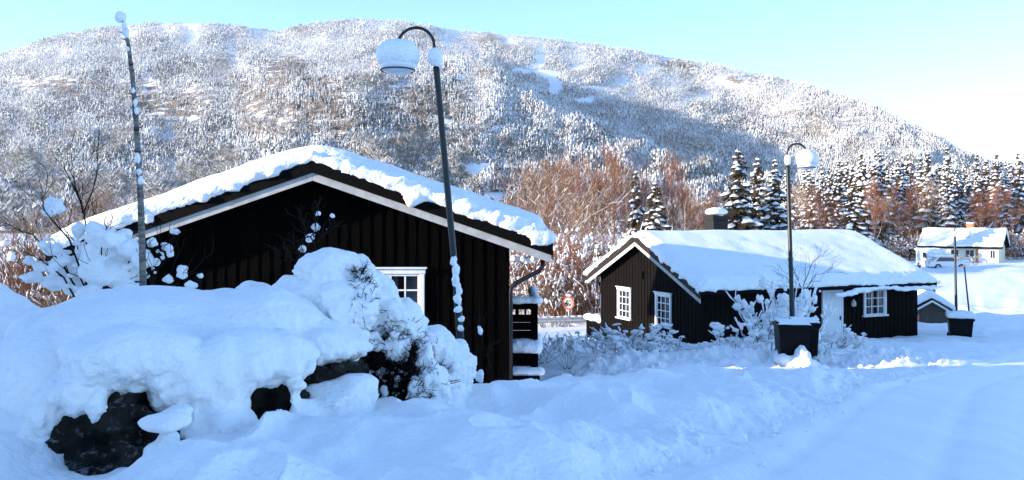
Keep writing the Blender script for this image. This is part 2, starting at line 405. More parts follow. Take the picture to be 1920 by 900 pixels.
def clearing(u, v):
    def e(cu, cv, ru, rv): return (((u - cu) / ru) ** 2 + ((v - cv) / rv) ** 2)
    m = np.full(np.shape(u), 9.0)
    for c in ((1015, 112, 9, 18), (1030, 140, 24, 9), (1040, 165, 14, 17), (975, 136, 18, 6), (1085, 128, 16, 6), (1095, 190, 22, 6), (1110, 165, 25, 4), (905, 322, 34, 14), (1312, 346, 38, 9), (1535, 250, 26, 4),
              (930, 372, 45, 12), (1085, 372, 22, 14), (40, 490, 80, 10), (840, 240, 7, 40), (280, 170, 6, 22)):
        m = np.minimum(m, e(*c))
    return m * (1 + 0.9 * fbm(u / 14.0, v / 9.0, None, 99, 2))

def build_mountain():
    u = np.concatenate([np.linspace(-900, -20, 90)[:-1], np.linspace(-20, 1940, 560), np.linspace(1940, 2800, 80)[1:]])
    s = np.linspace(0, 1, 190)
    U, S = np.meshgrid(u, s, indexing='ij')
    R = ridge_v(U); Vv = FOOT + (R - FOOT) * S
    Y = mountain_Y(U, Vv)
    cl = cliff_mask(U, Vv)
    # ledges: short steps running across the slope
    led = fbm(U / 26.0, Vv / 4.2, None, 61, 3)
    Y = Y * (1 + cl * 0.026 * led)
    X = (U - 960) / F * Y; Z = (VH - Vv) / F * Y
    n = len(s)
    V = np.stack([X, Y, Z], -1)
    back = V[:, -1:, :].copy(); back[..., 1] += 500; back[..., 2] -= 40
    back2 = back.copy(); back2[..., 1] += 300; back2[..., 2] = -36
    V = np.concatenate([V, back, back2], 1); cl = np.concatenate([cl, cl[:, -1:] * 0, cl[:, -1:] * 0], 1); n += 2
    i = np.arange(len(u) - 1)[:, None] * n; j = np.arange(n - 1)[None, :]
    Q = np.stack([i + j, i + n + j, i + n + j + 1, i + j + 1], -1).reshape(-1, 4)
    me = mesh_np('mountain', V.reshape(-1, 3), Q, [M['mountain']], None, True)
    at = me.attributes.new('cliff', 'FLOAT', 'POINT'); at.data.foreach_set('value', cl.ravel().astype(np.float32))
    o = link('mountain', me); o['kind'] = 'structure'
build_mountain()

def conifer_proto(rng, frost=0.6, tiers=6, sides=6):
    V = []; T = []; m = []
    for k in range(tiers):
        h1 = 1 - 0.86 * (k / tiers) ** 0.95; h0 = 1 - 0.86 * ((k + 1.35) / tiers) ** 0.95
        h0 = max(h0, 0.03); r = 0.03 + 0.125 * (k + 1) / tiers
        b = len(V); V.append((0, 0, h1)); ph = rng.random() * 6.28
        for j in range(sides):
            q = ph + 6.283 * j / sides; rr = r * rng.uniform(0.6, 1.3)
            V.append((rr * math.cos(q), rr * math.sin(q), h0 + rng.uniform(-0.05, 0.03)))
        for j in range(sides):
            T.append((b, b + 1 + j, b + 1 + (j + 1) % sides)); m.append(0 if rng.random() < frost else 1)
    return np.array(V), np.array(T), np.array(m)
def bare_proto(rng, n=34):
    V = []; T = []; m = []
    for k in range(n):
        h = rng.uniform(0.15, 0.8); a = rng.uniform(0, 6.283); l = rng.uniform(0.12, 0.30) * (1.15 - abs(h - 0.45)); w = rng.uniform(0.018, 0.04)
        p = np.array((0.10 * math.cos(a) * (1.2 - h), 0.10 * math.sin(a) * (1.2 - h), h)); q = p + np.array((l * math.cos(a), l * math.sin(a), l * rng.uniform(0.5, 1.5)))
        s = np.array((-math.sin(a), math.cos(a), 0.3)) * w
        b = len(V); V += [p - s, p + s, q]; T.append((b, b + 1, b + 2)); m.append(0 if rng.random() < 0.36 else 2)
    b = len(V); V += [(-0.02, 0, 0), (0.02, 0, 0), (0, 0, 0.7)]; T.append((b, b + 1, b + 2)); m.append(2)
    return np.array(V), np.array(T), np.array(m)

def build_forest():
    rng = random.Random(5); g = np.random.default_rng(5)
    con = [conifer_proto(rng, 0.70) for _ in range(4)]; drk = [conifer_proto(rng, 0.40) for _ in range(4)]; bar = [bare_proto(rng) for _ in range(5)]
    n = 330000
    u = g.uniform(-330, 2250, n); s = g.uniform(0, 1, n) ** 0.92
    R = ridge_v(u); v = FOOT - 14 + (R - FOOT + 14) * s
    keep = clearing(u, v) > 1.0
    cl = cliff_mask(u, v)
    keep &= g.uniform(0, 1, n) > 0.66 * np.clip(cl, 0, 1)
    # patches and gaps
    dens = fbm(u / 45.0, v / 22.0, None, 71, 3)
    keep &= g.uniform(0, 1, n) < 0.93 + 0.7 * dens
    # the thinning towards the viewer, where each tree shows larger
    Y = mountain_Y(u, v); keep &= g.uniform(0, 1, n) < np.clip((Y / 1500.0), 0.22, 1)
    u, v, Y, s, cl = u[keep], v[keep], Y[keep], s[keep], cl[keep]
    n = len(u)
    X = (u - 960) / F * Y; Z = (VH - v) / F * Y - 0.4
    h = g.uniform(8.0, 15.0, n) * (0.85 + 0.6 * fbm(u / 40.0, v / 26.0, None, 77, 2)) * np.where(cl > 0.5, 0.7, 1.0)
    broad = fbm(u / 70.0, v / 35.0, None, 81, 3) + 0.55 * ss(210, 380, v) * (u < 900) + 0.15 * (v > 250) - 0.42
    isb = broad + g.uniform(-0.25, 0.25, n) > 0.12
    rot = g.uniform(0, 6.283, n); wid = g.uniform(0.85, 1.35, n)
    dark = fbm(u / 38.0, v / 20.0, None, 87, 3) * 0.9 + 0.25 * (v > 200) - 0.25 * ss(0.75, 1.0, s) + g.uniform(-0.3, 0.3, n) > 0.20
    VV = []; TT = []; MM = []; off = 0
    for protos, sel in ((con, ~isb & ~dark), (drk, ~isb & dark), (bar, isb)):
        idx = np.where(sel)[0]; pick = g.integers(0, len(protos), len(idx))
        for k, (pv, pt, pm) in enumerate(protos):
            ii = idx[pick == k]
            if len(ii) == 0: continue
            c, sn = np.cos(rot[ii])[:, None], np.sin(rot[ii])[:, None]; H = h[ii][:, None]; W = H * wid[ii][:, None] * 1.15
            x = (pv[None, :, 0] * c - pv[None, :, 1] * sn) * W + X[ii][:, None]
            y = (pv[None, :, 0] * sn + pv[None, :, 1] * c) * W + Y[ii][:, None]
            z = pv[None, :, 2] * H + Z[ii][:, None]
            VV.append(np.stack([x, y, z], -1).reshape(-1, 3))
            TT.append((pt[None] + (off + np.arange(len(ii)) * len(pv))[:, None, None]).reshape(-1, 3)); off += len(ii) * len(pv)
            MM.append(np.tile(pm, len(ii)))
    me = mesh_np('forest', np.concatenate(VV), np.concatenate(TT), [M['frost'], M['needle_far'], M['twig_far']], np.concatenate(MM))
    o = link('forest', me)
    tag(o, 'frosted forest of spruce and bare birch covering the mountainside', 'forest', None, 'stuff')
build_forest()

# ------------------------------------------------------------------ cabins
def board_wall(mb, pts_top, x0, x1, zb, y_out, step=0.21, to=None):
    """vertical board and batten wall in the local xz plane; pts_top(x) gives the wall's height, y_out is the outer face (towards -y)"""
    n = max(2, int((x1 - x0) / 0.5)); xs = [x0 + (x1 - x0) * i / n for i in range(n + 1)]
    if x0 < 0 < x1: xs = sorted(xs + [0.0])
    poly = [(x0, y_out, zb), (x1, y_out, zb)] + [(x, y_out, pts_top(x)) for x in reversed(xs)]
    mb.prism(poly, (0, 0.14, 0))
    x = x0 + 0.03
    rr = random.Random(3)
    while x < x1 - 0.05:
        w = 0.115 + rr.uniform(-0.006, 0.006); d = 0.016 + rr.uniform(-0.004, 0.004)
        mb.box((x, y_out - d, zb + 0.02), (x + w, y_out - 0.0005, min(pts_top(x), pts_top(x + w)) - 0.01)); x += step

def window(parent, loc, rotz, w, h, cols, rows, head=True):
    t = link('window', None, parent); t.location = loc; t.rotation_euler = (0, 0, rotz)
    c = 0.085
    fr = MB()
    fr.box((-c, -0.075, 0), (0, -0.003, h)); fr.box((w, -0.075, 0), (w + c, -0.003, h))
    fr.box((-c - 0.02, -0.085, h), (w + c + 0.02, -0.003, h + 0.09))
    if head: fr.box((-c - 0.05, -0.125, h + 0.0905), (w + c + 0.05, -0.003, h + 0.125))
    s = 0.045
    fr.box((0.001, -0.05, 0.001), (s, -0.01, h - 0.001)); fr.box((w - s, -0.05, 0.001), (w - 0.001, -0.01, h - 0.001))
    fr.box((s + .001, -0.05, 0.001), (w - s - .001, -0.01, s)); fr.box((s + .001, -0.05, h - s), (w - s - .001, -0.01, h - 0.001))
    bevel(fr.build('frame', M['white_trim'], t), 0.008)
    g = MB(); b = 0.014
    for i in range(1, cols): x = w * i / cols; bw = b * (1.8 if (cols == 4 and i == 2) else 1); g.box((x - bw, -0.046, s + .002), (x + bw, -0.018, h - s - .002))
    for j in range(1, rows): z = h * j / rows; g.box((s + .002, -0.043, z - b), (w - s - .002, -0.020, z + b))
    g.build('glazing_bars', M['white_trim'], t)
    MB().box((0.02, -0.014, 0.02), (w - 0.02, -0.008, h - 0.02)).build('pane', M['glass'], t)
    bevel(MB().box((-c - 0.05, -0.13, -0.06), (w + c + 0.05, -0.003, -0.001)).build('sill', M['white_trim'], t), 0.008)
    return t

def cabin(name, label, loc, rotz, L, R, m, za, length, ov, xl, xr, wm, vm, snow_t, noise_seed, end_ov=None, dark=0.20, white=0.14, zb=0.0):
    root = thing(name, label, 'cabin', loc, rotz)
    end_ov = ov if end_ov is None else end_ov
    top = lambda x: za - m * abs(x)
    wt = lambda x: top(x) - 0.10
    y0, y1 = ov, length - end_ov
    g = MB(); board_wall(g, wt, xl, xr, zb, y0); g.build('gable_wall', wm, root)
    g = MB(); board_wall(g, wt, xl, xr, zb, 0); o = g.build('gable_wall', wm, root)
    o.rotation_euler = (0, 0, math.pi); o.location = (xl + xr, y1, 0)
    # the copy is turned round: rebuild its roofline for the mirrored side
    g2 = MB(); board_wall(g2, lambda x: wt(xl + xr - x), xl, xr, zb, 0); o.data = g2.mesh('gable_wall', wm)
    for xx, rz in ((xr, math.pi / 2), (xl, -math.pi / 2)):
        g = MB(); Ls = y1 - y0
        board_wall(g, lambda x: wt(xx) - 0.02, 0.0, Ls - 0.28, zb, 0); o = g.build('side_wall', wm, root)
        o.rotation_euler = (0, 0, rz); o.location = (xx, y0 + 0.14, 0) if xx > 0 else (xx, y1 - 0.14, 0)
    t = 0.10
    rf = MB(); prof = [(-L, 0.035, top(L)), (0, 0.035, za), (R, 0.035, top(R)), (R, 0.035, top(R) - t), (0, 0.035, za - t), (-L, 0.035, top(L) - t)]
    rf.prism(prof, (0, length - 0.07, 0)); roof = rf.build('roof', M['verge'], root)
    def strip(x0, x1, a, b, ya, yb):
        mb = MB(); mb.prism([(x0, ya, top(x0) - a), (x1, ya, top(x1) - a), (x1, ya, top(x1) - b), (x0, ya, top(x0) - b)], (0, yb - ya, 0)); return mb
    for ya, yb, yc in ((0.0, 0.034, 0.060), (length, length - 0.034, length - 0.060)):
        for x0, x1 in ((-L, -0.002), (0.002, R)):
            strip(x0, x1, -0.02, dark, ya, yb).build('verge_board', vm, roof)
            strip(x0 + (0.03 if x0 < -1 else 0), x1 - (0.03 if x1 > 1 else 0), dark - 0.03, dark + white, yb + (0.001 if yb > ya else -0.001), yc).build('fascia', M['aged_white'], roof)
    # tile ends showing along the verge
    te = MB(); x = -L + 0.1
    while x < R - 0.1:
        if abs(x) > 0.12: te.blob((x, 0.03, top(x) + 0.015), (0.085, 0.05, 0.045), 0.1, 1)
        x += 0.30 * math.cos(math.atan(m))
    pass
    return root, roof, top

def roof_snow(roof, top, L, R, length, thick, vox, seed, ext=0.05, bumps=0.0, sag=0.0, edge=0.05):
    mb = MB(); nx = 40; ny = 28
    rr = np.random.default_rng(seed)
    V = []; Fc = []
    xs = np.linspace(-L - 0.02, R - 0.03, nx); ys = np.linspace(-ext, length + ext, ny)
    X, Y = np.meshgrid(xs, ys, indexing='ij')
    base = np.array([[top(abs(x)) for _ in ys] for x in xs]); 
    base = np.vectorize(lambda x: top(x))(X)
    th = thick * (1 + 0.13 * fbm(X / 2.2 + seed, Y / 1.6, None, seed, 2))
    ridge = np.vectorize(lambda x: top(math.sqrt(x * x + 0.16) ))(X)
    de = np.minimum(np.minimum(X + L + 0.02, R - 0.03 - X), np.minimum(Y + ext, length + ext - Y))
    rnd = np.sqrt(np.clip(1 - (1 - np.clip(de / (thick * 0.6), 0, 1)) ** 2, 0, 1))
    Zt = ridge + 0.02 + 0.10 * (1 - 0.0) * 0 + th * (0.45 + 0.55 * rnd)
    Zb = base - 0.015 - 0 * X
    n = nx * ny
    V = np.vstack([np.stack([X, Y, Zt], -1).reshape(-1, 3), np.stack([X, Y, Zb], -1).reshape(-1, 3)])
    idx = lambda i, j, k: k * n + i * ny + j
    for i in range(nx - 1):
        for j in range(ny - 1):
            Fc.append((idx(i, j, 0), idx(i + 1, j, 0), idx(i + 1, j + 1, 0), idx(i, j + 1, 0)))
            Fc.append((idx(i, j, 1), idx(i, j + 1, 1), idx(i + 1, j + 1, 1), idx(i + 1, j, 1)))
    for i in range(nx - 1):
        Fc.append((idx(i, 0, 0), idx(i, 0, 1), idx(i + 1, 0, 1), idx(i + 1, 0, 0)))
        Fc.append((idx(i, ny - 1, 0), idx(i + 1, ny - 1, 0), idx(i + 1, ny - 1, 1), idx(i, ny - 1, 1)))
    for j in range(ny - 1):
        Fc.append((idx(0, j, 0), idx(0, j + 1, 0), idx(0, j + 1, 1), idx(0, j, 1)))
        Fc.append((idx(nx - 1, j, 0), idx(nx - 1, j, 1), idx(nx - 1, j + 1, 1), idx(nx - 1, j + 1, 0)))
    mb.add(V, Fc)
    r = random.Random(seed)
    # lumps hanging over the verge and the eaves
    x = -L + 0.2
    while x < R - 0.1:
        if r.random() < 0.55: mb.blob((x, -ext + r.uniform(0.02, 0.05), top(x) + thick * r.uniform(-0.16, 0.5)), (r.uniform(.06, .18), r.uniform(.05, .085), r.uniform(.05, .12)), 0.3, 2)
        x += r.uniform(0.10, 0.35)
    for xe in (-L + 0.03, R - 0.09):
        y = 0.1
        while y < length:
            mb.blob((xe, y, top(xe) + thick * 0.25 - r.uniform(0, sag)), (r.uniform(.07, .13), r.uniform(.12, .35), r.uniform(.09, .15)), 0.25, 2); y += r.uniform(0.2, 0.5)
    def edit(Vx, N):
        k = np.clip(1 - (Vx[:, 1] + ext) / 0.6, 0, 1) + np.clip(1 - (R - Vx[:, 0]) / 0.5, 0, 1) * 0.7 + np.clip(1 - (Vx[:, 0] + L) / 0.5, 0, 1) * 0.7
        k = np.clip(k, 0, 1)
        Vx = Vx + N * (k * edge * (fbm(Vx[:, 0] / 0.13, Vx[:, 1] / 0.13, Vx[:, 2] / 0.10, seed + 9, 3) + 0.5 * fbm(Vx[:, 0] / 0.45, Vx[:, 1] / 0.45, Vx[:, 2] / 0.3, seed + 2, 2)))[:, None]
        return Vx
    return remeshed(mb, vox, 3, ((0.9, 0.035),), 'roof_snow', M['snow'], roof, edit)

# --- the near cabin, its gable square to the view
C1 = (-3.615, 14.46, -3.30)
c1, c1roof, c1top = cabin('timber_cabin', 'large black cabin with its broad gable end facing the viewer behind the snowy mound', C1, 0.0,
                          4.82, 4.358, 0.345, 1.128 + 3.30, 11.8, 0.50, -4.0, 3.515, M['black_wood'], M['verge'], 0.36, 3, zb=-0.3)
roof_snow(c1roof, c1top, 4.82, 4.358, 11.8, 0.44, 0.055, 11, 0.05)
wz = 3.30 - 0.928 - 0.92
window(c1, (-2.83 + 3.615, 0.50, wz), 0, 1.115, 0.92, 4, 3)
# corner board, foundation stone, rainwater pipe, gutter
bevel(MB().box((3.43, 0.455, -0.05), (3.545, 0.474, 2.6)).build('corner_board', M['black_wood'], c1), 0.006)
MB().box((-4.0, 0.53, -0.9), (3.50, 11.2, -0.302)).build('foundation', M['concrete'], c1)
gt = MB(); 
prof = [(4.30 + 0.062 * math.cos(a), 0, 2.72 + 0.062 * math.sin(a)) for a in [math.pi + math.pi * k / 8 for k in range(9)]]
prof += [(4.30 + 0.052 * math.cos(a), 0, 2.72 + 0.052 * math.sin(a)) for a in [2 * math.pi - math.pi * k / 8 for k in range(9)]]
gt.prism([(p[0], 0.12, p[2]) for p in prof], (0, 11.5, 0)); gt.build('gutter', M['metal'], c1)
dp = MB(); dp.tube([(4.20, 0.62, 2.64), (4.20, 0.62, 2.52), (4.13, 0.60, 2.42), (3.70, 0.52, 2.20), (3.60, 0.50, 2.12), (3.585, 0.50, 2.0), (3.585, 0.50, 0.2)], 0.045, 10)
dp.tube([(3.58, 0.50, 1.2), (3.50, 0.50, 1.2)], 0.012, 6)
dp.build('downpipe', M['metal'], c1, True)
ic = MB()
for k in range(5): ic.blob((3.65 + 0.09 * k, 0.42 + 0.05 * (k % 2), 2.66 - 0.005 * k), (0.06, 0.06, 0.06), 0.3, 2)
ic.build('eave_ice', M['snow'], c1, True)
# side deck with steps
dk = link('deck', None, c1)
d = MB(); d.box((3.54, 1.0, 0.72), (4.12, 4.2, 0.80)); d.box((3.54, 0.97, 0.56), (4.12, 0.999, 0.80)); d.build('deck_floor', M['black_wood'], dk)
d = MB(); d.box((3.54, 0.60, 0.36), (4.14, 0.99, 0.43)); d.box((3.54, 0.80, -0.3), (4.10, 0.84, 0.355)); d.build('step', M['black_wood'], dk)
d = MB(); d.box((4.04, 1.45, -0.6), (4.13, 1.54, 1.72)); d.build('post', M['black_wood'], dk)
d = MB(); d.box((4.05, 4.1, -0.6), (4.13, 4.18, 1.72)); d.build('post', M['black_wood'], dk)
d = MB()
for k, z in enumerate((0.86, 1.02, 1.18, 1.34)): d.box((3.535, 1.50, z), (4.035, 1.53, z + 0.152))
d.box((3.535, 1.48, 1.60), (4.035, 1.54, 1.72)); d.box((3.68, 1.485, 1.497), (3.75, 1.535, 1.60)); d.box((3.86, 1.485, 1.497), (3.90, 1.535, 1.60))
d.build('railing', M['black_wood'], dk)
d = MB()
for k, z in enumerate((0.86, 1.02, 1.18, 1.34)): d.box((4.07, 1.55, z), (4.10, 4.09, z + 0.152))
d.box((4.05, 1.55, 1.60), (4.13, 4.09, 1.72)); d.build('railing', M['black_wood'], dk)
sn = MB()
for k in range(7): sn.blob((3.58 + 0.09 * k, 1.50, 1.78), (0.12, 0.13, 0.085), 0.12, 2)
for k in range(14): sn.blob((4.09, 1.5 + 0.2 * k, 1.78), (0.11, 0.16, 0.085), 0.12, 2)
for k in range(7): sn.blob((3.62 + 0.08 * k, 1.16, 0.88), (0.12, 0.22, 0.15), 0.15, 2)
for k in range(7): sn.blob((3.62 + 0.08 * k, 1.9, 0.88), (0.14, 0.7, 0.17), 0.15, 2)
for k in range(7): sn.blob((3.60 + 0.088 * k, 0.80, 0.48), (0.12, 0.18, 0.09), 0.2, 2)
remeshed(sn, 0.03, 3, ((0.25, 0.02),), 'deck_snow', M['snow'], dk)

# --- the second cabin, seen across its corner
ROT2 = math.atan2(-0.92, 0.392); C2 = (4.53, 29.69, -5.30)
c2, c2roof, c2top = cabin('timber_cabin', 'dark brown cabin with a white door, chimney and two small gable windows', C2, ROT2,
                          3.74, 4.01, 0.447, -0.43 + 5.30, 10.83, 0.42, -3.24, 3.51, M['brown_wood'], M['verge_brown'], 0.34, 5, dark=0.22, white=0.16, zb=-0.3)
roof_snow(c2roof, c2top, 3.74, 4.01, 10.83, 0.36, 0.06, 23, 0.03, sag=0.12)
for s0 in (-1.79 + 0.05, 0.885 + 0.05): window(c2, (s0, 0.42, 5.30 - 3.64), 0, 0.82, 1.08, 3, 4)
window(c2, (3.51, 7.70, 5.30 - 3.36), math.pi / 2, 0.95, 0.93, 3, 3)
dr = link('door', None, c2); dr.location = (3.51, 5.63, 0.85); dr.rotation_euler = (0, 0, math.pi / 2)
d = MB(); d.box((0.07, -0.045, 0.0), (0.90, -0.001, 2.0))
for k in range(8): d.box((0.085 + 0.1025 * k, -0.058, 0.02), (0.172 + 0.1025 * k, -0.0455, 1.98))
d.build('door_leaf', M['white_door'], dr)
d = MB(); d.box((0, -0.07, 0), (0.065, -0.001, 2.07)); d.box((0.905, -0.07, 0), (0.97, -0.001, 2.07)); d.box((0.0655, -0.07, 2.003), (0.9045, -0.001, 2.07)); d.build('door_frame', M['white_door'], dr)
d = MB(); d.box((0.81, -0.075, 0.97), (0.86, -0.0585, 1.12)); d.tube([(0.835, -0.075, 1.08), (0.835, -0.11, 1.08), (0.74, -0.11, 1.075)], 0.012, 6); d.build('handle', M['metal'], dr)
d = MB(); d.lathe([(0.05, 0), (0.09, 0.02), (0.09, 0.16), (0.05, 0.2), (0.03, 0.26)], 10); o = d.build('wall_lamp', M['sign_white'], c2, True); o.location = (3.62, 7.05, 2.3)
# chimney
ch = link('chimney', None, c2roof); ch.location = (-1.15, 4.6, 0)
zc = c2top(1.15)
bevel(MB().box((-0.29, -0.36, zc - 0.3), (0.29, 0.36, zc + 1.10)).build('chimney_stack', M['chimney'], ch), 0.01)
bevel(MB().box((-0.33, -0.41, zc + 1.101), (0.33, 0.41, zc + 1.28)).build('chimney_cap', M['chimney'], ch), 0.01)
sn = MB(); sn.blob((0, 0, zc + 1.42), (0.37, 0.46, 0.19), 0.12, 3, flat=0.3); sn.blob((0.06, 0.1, zc + 1.45), (0.26, 0.30, 0.17), 0.12, 3, flat=0.3)
sn.build('chimney_snow', M['snow'], ch, True)
MB().tube([(2.2, 0.5, 0.2), (2.2, 0.5, 0.2001)], 0.01, 4)
# eave slab of slid snow on the lower right eave, and gutter
sn = MB(); r_ = random.Random(4); y = 5.9
while y < 10.9:
    sn.blob((4.10 + r_.uniform(-.05, .05), y, c2top(4.1) - 0.16 - 0.07 * math.sin((y - 4.6) * 1.5) - r_.uniform(0, .06) + 0.035 * (y - 4.6) * 0.6), (0.10, r_.uniform(.15, .4), r_.uniform(.04, .095)), 0.3, 2); y += r_.uniform(.12, .3)
remeshed(sn, 0.04, 3, ((0.2, 0.03),), 'eave_snow', M['snow'], c2roof)
# gable lamp bracket, downpipe at the far eave
d = MB(); d.box((-0.02, 0.33, 3.25), (0.02, 0.419, 3.55)); d.box((-0.07, 0.36, 3.50), (0.07, 0.40, 3.54)); d.build('wall_bracket', M['brown_wood'], c2)
d = MB(); d.tube([(-3.62, 0.55, 2.9), (-3.62, 0.55, 2.75), (-3.40, 0.50, 2.45), (-3.32, 0.48, 2.35), (-3.31, 0.48, 0.2)], 0.04, 8); d.build('downpipe', M['metal'], c2, True)
# far side deck with slatted railing
dk = link('deck', None, c2)
d = MB(); d.box((-4.75, 0.55, 0.25), (-3.26, 3.6, 0.40)); d.box((-4.70, 0.60, -0.6), (-4.58, 0.72, 0.249)); d.build('deck_floor', M['brown_wood'], dk)
d = MB()
d.box((-4.75, 0.55, 1.10), (-3.26, 0.63, 1.22)); d.box((-4.75, 0.58, 0.46), (-3.26, 0.62, 0.53))
for k in range(11): d.box((-4.72 + 0.135 * k, 0.545, 0.42), (-4.72 + 0.135 * k + 0.085, 0.575, 1.18))
d.build('railing', M['brown_wood'], dk)
d = MB()
d.box((-4.76, 0.64, 1.10), (-4.68, 3.6, 1.22))
for k in range(20): d.box((-4.755, 0.70 + 0.145 * k, 0.42), (-4.725, 0.79 + 0.145 * k, 1.18))
d.build('railing', M['brown_wood'], dk)
sn = MB()
for k in range(14): sn.blob((-4.72 + 0.11 * k, 0.60 + 0.03 * (k % 3), 1.33 + 0.02 * (k % 2)), (0.16, 0.20, 0.16), 0.15, 2)
for k in range(14): sn.blob((-4.70, 0.6 + 0.22 * k, 1.33), (0.18, 0.2, 0.15), 0.15, 2)
for k in range(8): sn.blob((-4.5 + 0.16 * k, 0.58, 0.43), (0.14, 0.06, 0.05), 0.15, 2)
sn.blob((-4.0, 2.0, 0.45), (0.65, 1.4, 0.3), 0.15, 3)
remeshed(sn, 0.04, 3, ((0.25, 0.03),), 'deck_snow', M['snow'], dk)

# --- the cream house far up the lane
PHI = math.radians(-38); H3 = (59.6, 98.0, -5.2)
h3 = thing('cream_house', 'cream house with snowy roof and orange chimney above the snowy field', 'house', H3, PHI)
W3, D3 = 8.4, 6.0
w = MB(); w.box((-W3, 0, -0.5), (0, 0.2, 2.35)); w.build('front_wall', M['cream'], h3)
w = MB(); w.box((-W3, D3 - 0.2, -0.5), (0, D3, 2.35)); w.build('back_wall', M['cream'], h3)
for x in (-W3, -0.2):
    w = MB(); w.prism([(x, 0.201, -0.5), (x, D3 - 0.201, -0.5), (x, D3 - 0.201, 2.35), (x, D3 / 2, 4.05), (x, 0.201, 2.35)], (0.2, 0, 0)); w.build('gable_wall', M['cream'], h3)
rf = MB()
for sgn in (0, 1):
    y0, y1 = (-0.5, D3 / 2) if sgn == 0 else (D3 + 0.5, D3 / 2)
    rf.prism([(-W3 - 0.5, y0, 2.15), (-W3 - 0.5, y1, 4.15), (-W3 - 0.5, y1, 4.30), (-W3 - 0.5, y0, 2.30)], (W3 + 1.0, 0, 0))
r3 = rf.build('roof', M['verge'], h3)
sn = MB()
sn.prism([(-W3 - 0.55, -0.6, 2.31), (-W3 - 0.55, D3 / 2, 4.31), (-W3 - 0.55, D3 + 0.6, 2.31), (-W3 - 0.55, D3 + 0.6, 2.65), (-W3 - 0.55, D3 / 2, 4.75), (-W3 - 0.55, -0.6, 2.65)], (W3 + 1.1, 0, 0))
remeshed(sn, 0.09, 5, ((1.0, 0.07),), 'roof_snow', M['snow'], r3)
ch = MB(); ch.box((-3.9, D3 / 2 - 0.1, 4.0), (-3.1, D3 / 2 + 0.6, 5.25)); o = ch.build('chimney', M['brick'], r3)
MB().blob((-3.5, D3 / 2 + 0.25, 5.32), (0.5, 0.45, 0.14), 0.1, 2).build('chimney_snow', M['snow'], o, True)
for x, ww in ((-5.2, 0.9), (-3.6, 1.0), (-0.9, 0.55)):
    f = MB(); f.box((x, -0.04, 0.95), (x + ww, -0.002, 2.0)); f = f.build('window', M['white_trim'], h3)
    p = MB()
    for i in range(2): p.box((x + 0.06 + i * (ww / 2 - 0.02), -0.055, 1.02), (x + ww / 2 - 0.03 + i * (ww / 2 - 0.02), -0.0405, 1.93))
    p.build('pane', M['glass'], f)
d = MB().box((-2.1, -0.05, 0.1), (-1.3, -0.002, 2.05)).build('door', M['white_door'], h3)
d2 = MB(); d2.box((-2.45, -0.06, 0.1), (-2.2, -0.002, 2.05)); d2.build('door_panel', M['brick'], h3)
# lean-to carport on its left end
cp = MB(); cp.box((-W3 - 3.6, 0.3, 1.75), (-W3 - 0.01, 4.5, 1.92)); 
for x in (-W3 - 3.5, -W3 - 1.7): cp.box((x, 0.4, -0.5), (x + 0.14, 0.54, 1.749))
cp.build('carport', M['verge_brown'], h3)
sn = MB(); sn.box((-W3 - 3.65, 0.25, 1.925), (-W3 - 0.02, 4.55, 2.2)); remeshed(sn, 0.08, 5, ((0.8, 0.06),), 'carport_snow', M['snow'], h3)

# --- little shed past the second cabin
sx = (1750 - 960) / F * 38.0
sh = thing('garden_shed', 'tiny grey wooden shed with a snowy gable roof beside the second cabin', 'shed', (sx - 0.05, 38.0, -5.25), math.radians(-16))
w = MB(); board_wall(w, lambda x: 1.60 - 0.62 * abs(x), -0.80, 0.75, -0.2, 0.3, 0.18); 
w.build('gable_wall', mat('weathered_wood', (0.10, 0.085, 0.07), 0.8, 0.3, 4, 0.3, 8, 0.1, (1, 1, 12)), sh)
w = MB(); w.box((-0.80, 0.45, -0.2), (-0.70, 2.8, 1.0)); w.box((0.65, 0.45, -0.2), (0.75, 2.8, 1.0)); w.build('side_wall', M['brown_wood'], sh)
rf = MB(); rf.prism([(-1.02, 0.0, 1.08), (0, 0.0, 1.72), (1.0, 0.0, 1.09), (1.0, 0.0, 1.01), (0, 0.0, 1.63), (-1.02, 0.0, 1.0)], (0, 3.0, 0)); r4 = rf.build('roof', M['verge_brown'], sh)
fb = MB()
for s_ in (-1, 1): fb.prism([(s_ * 1.0, -0.03, 1.01), (0, -0.03, 1.64), (0, -0.03, 1.54), (s_ * 1.0, -0.03, 0.91)], (0, 0.028, 0))
fb.build('fascia', M['white_trim'], r4)
sn = MB(); sn.prism([(-1.06, 0.04, 1.08), (0, 0.04, 1.72), (1.04, 0.04, 1.08), (1.0, 0.04, 1.38), (0, 0.04, 2.08), (-1.02, 0.04, 1.38)], (0, 3.0, 0))
remeshed(sn, 0.05, 6, ((0.5, 0.05),), 'roof_snow', M['snow'], r4)

# --- unseen block added left of the lane to shade the whole foreground
blocker = thing('shade_block', 'long unseen block added left of the lane to shade the foreground', 'shade block', (-22.0, 8.78, -2.2), math.radians(14))
w = MB(); w.box((-11, -27, -1), (0, 0, 10.2)); w.build('wall', M['plaster'], blocker)
rf = MB(); rf.box((-11.3, -27.3, 10.2005), (0.0, 0.0, 10.5)); rf.build('roof', M['verge'], blocker)
for fl in range(3):
    for k in range(8):
        f = MB(); y = -25.5 + k * 3.2; z = 1.2 + fl * 3.1
        f.box((0.002, y, z), (0.05, y + 1.5, z + 1.3)); f = f.build('window', M['white_trim'], blocker)
        MB().box((0.0505, y + 0.08, z + 0.08), (0.06, y + 1.42, z + 1.22)).build('pane', M['glass'], f)


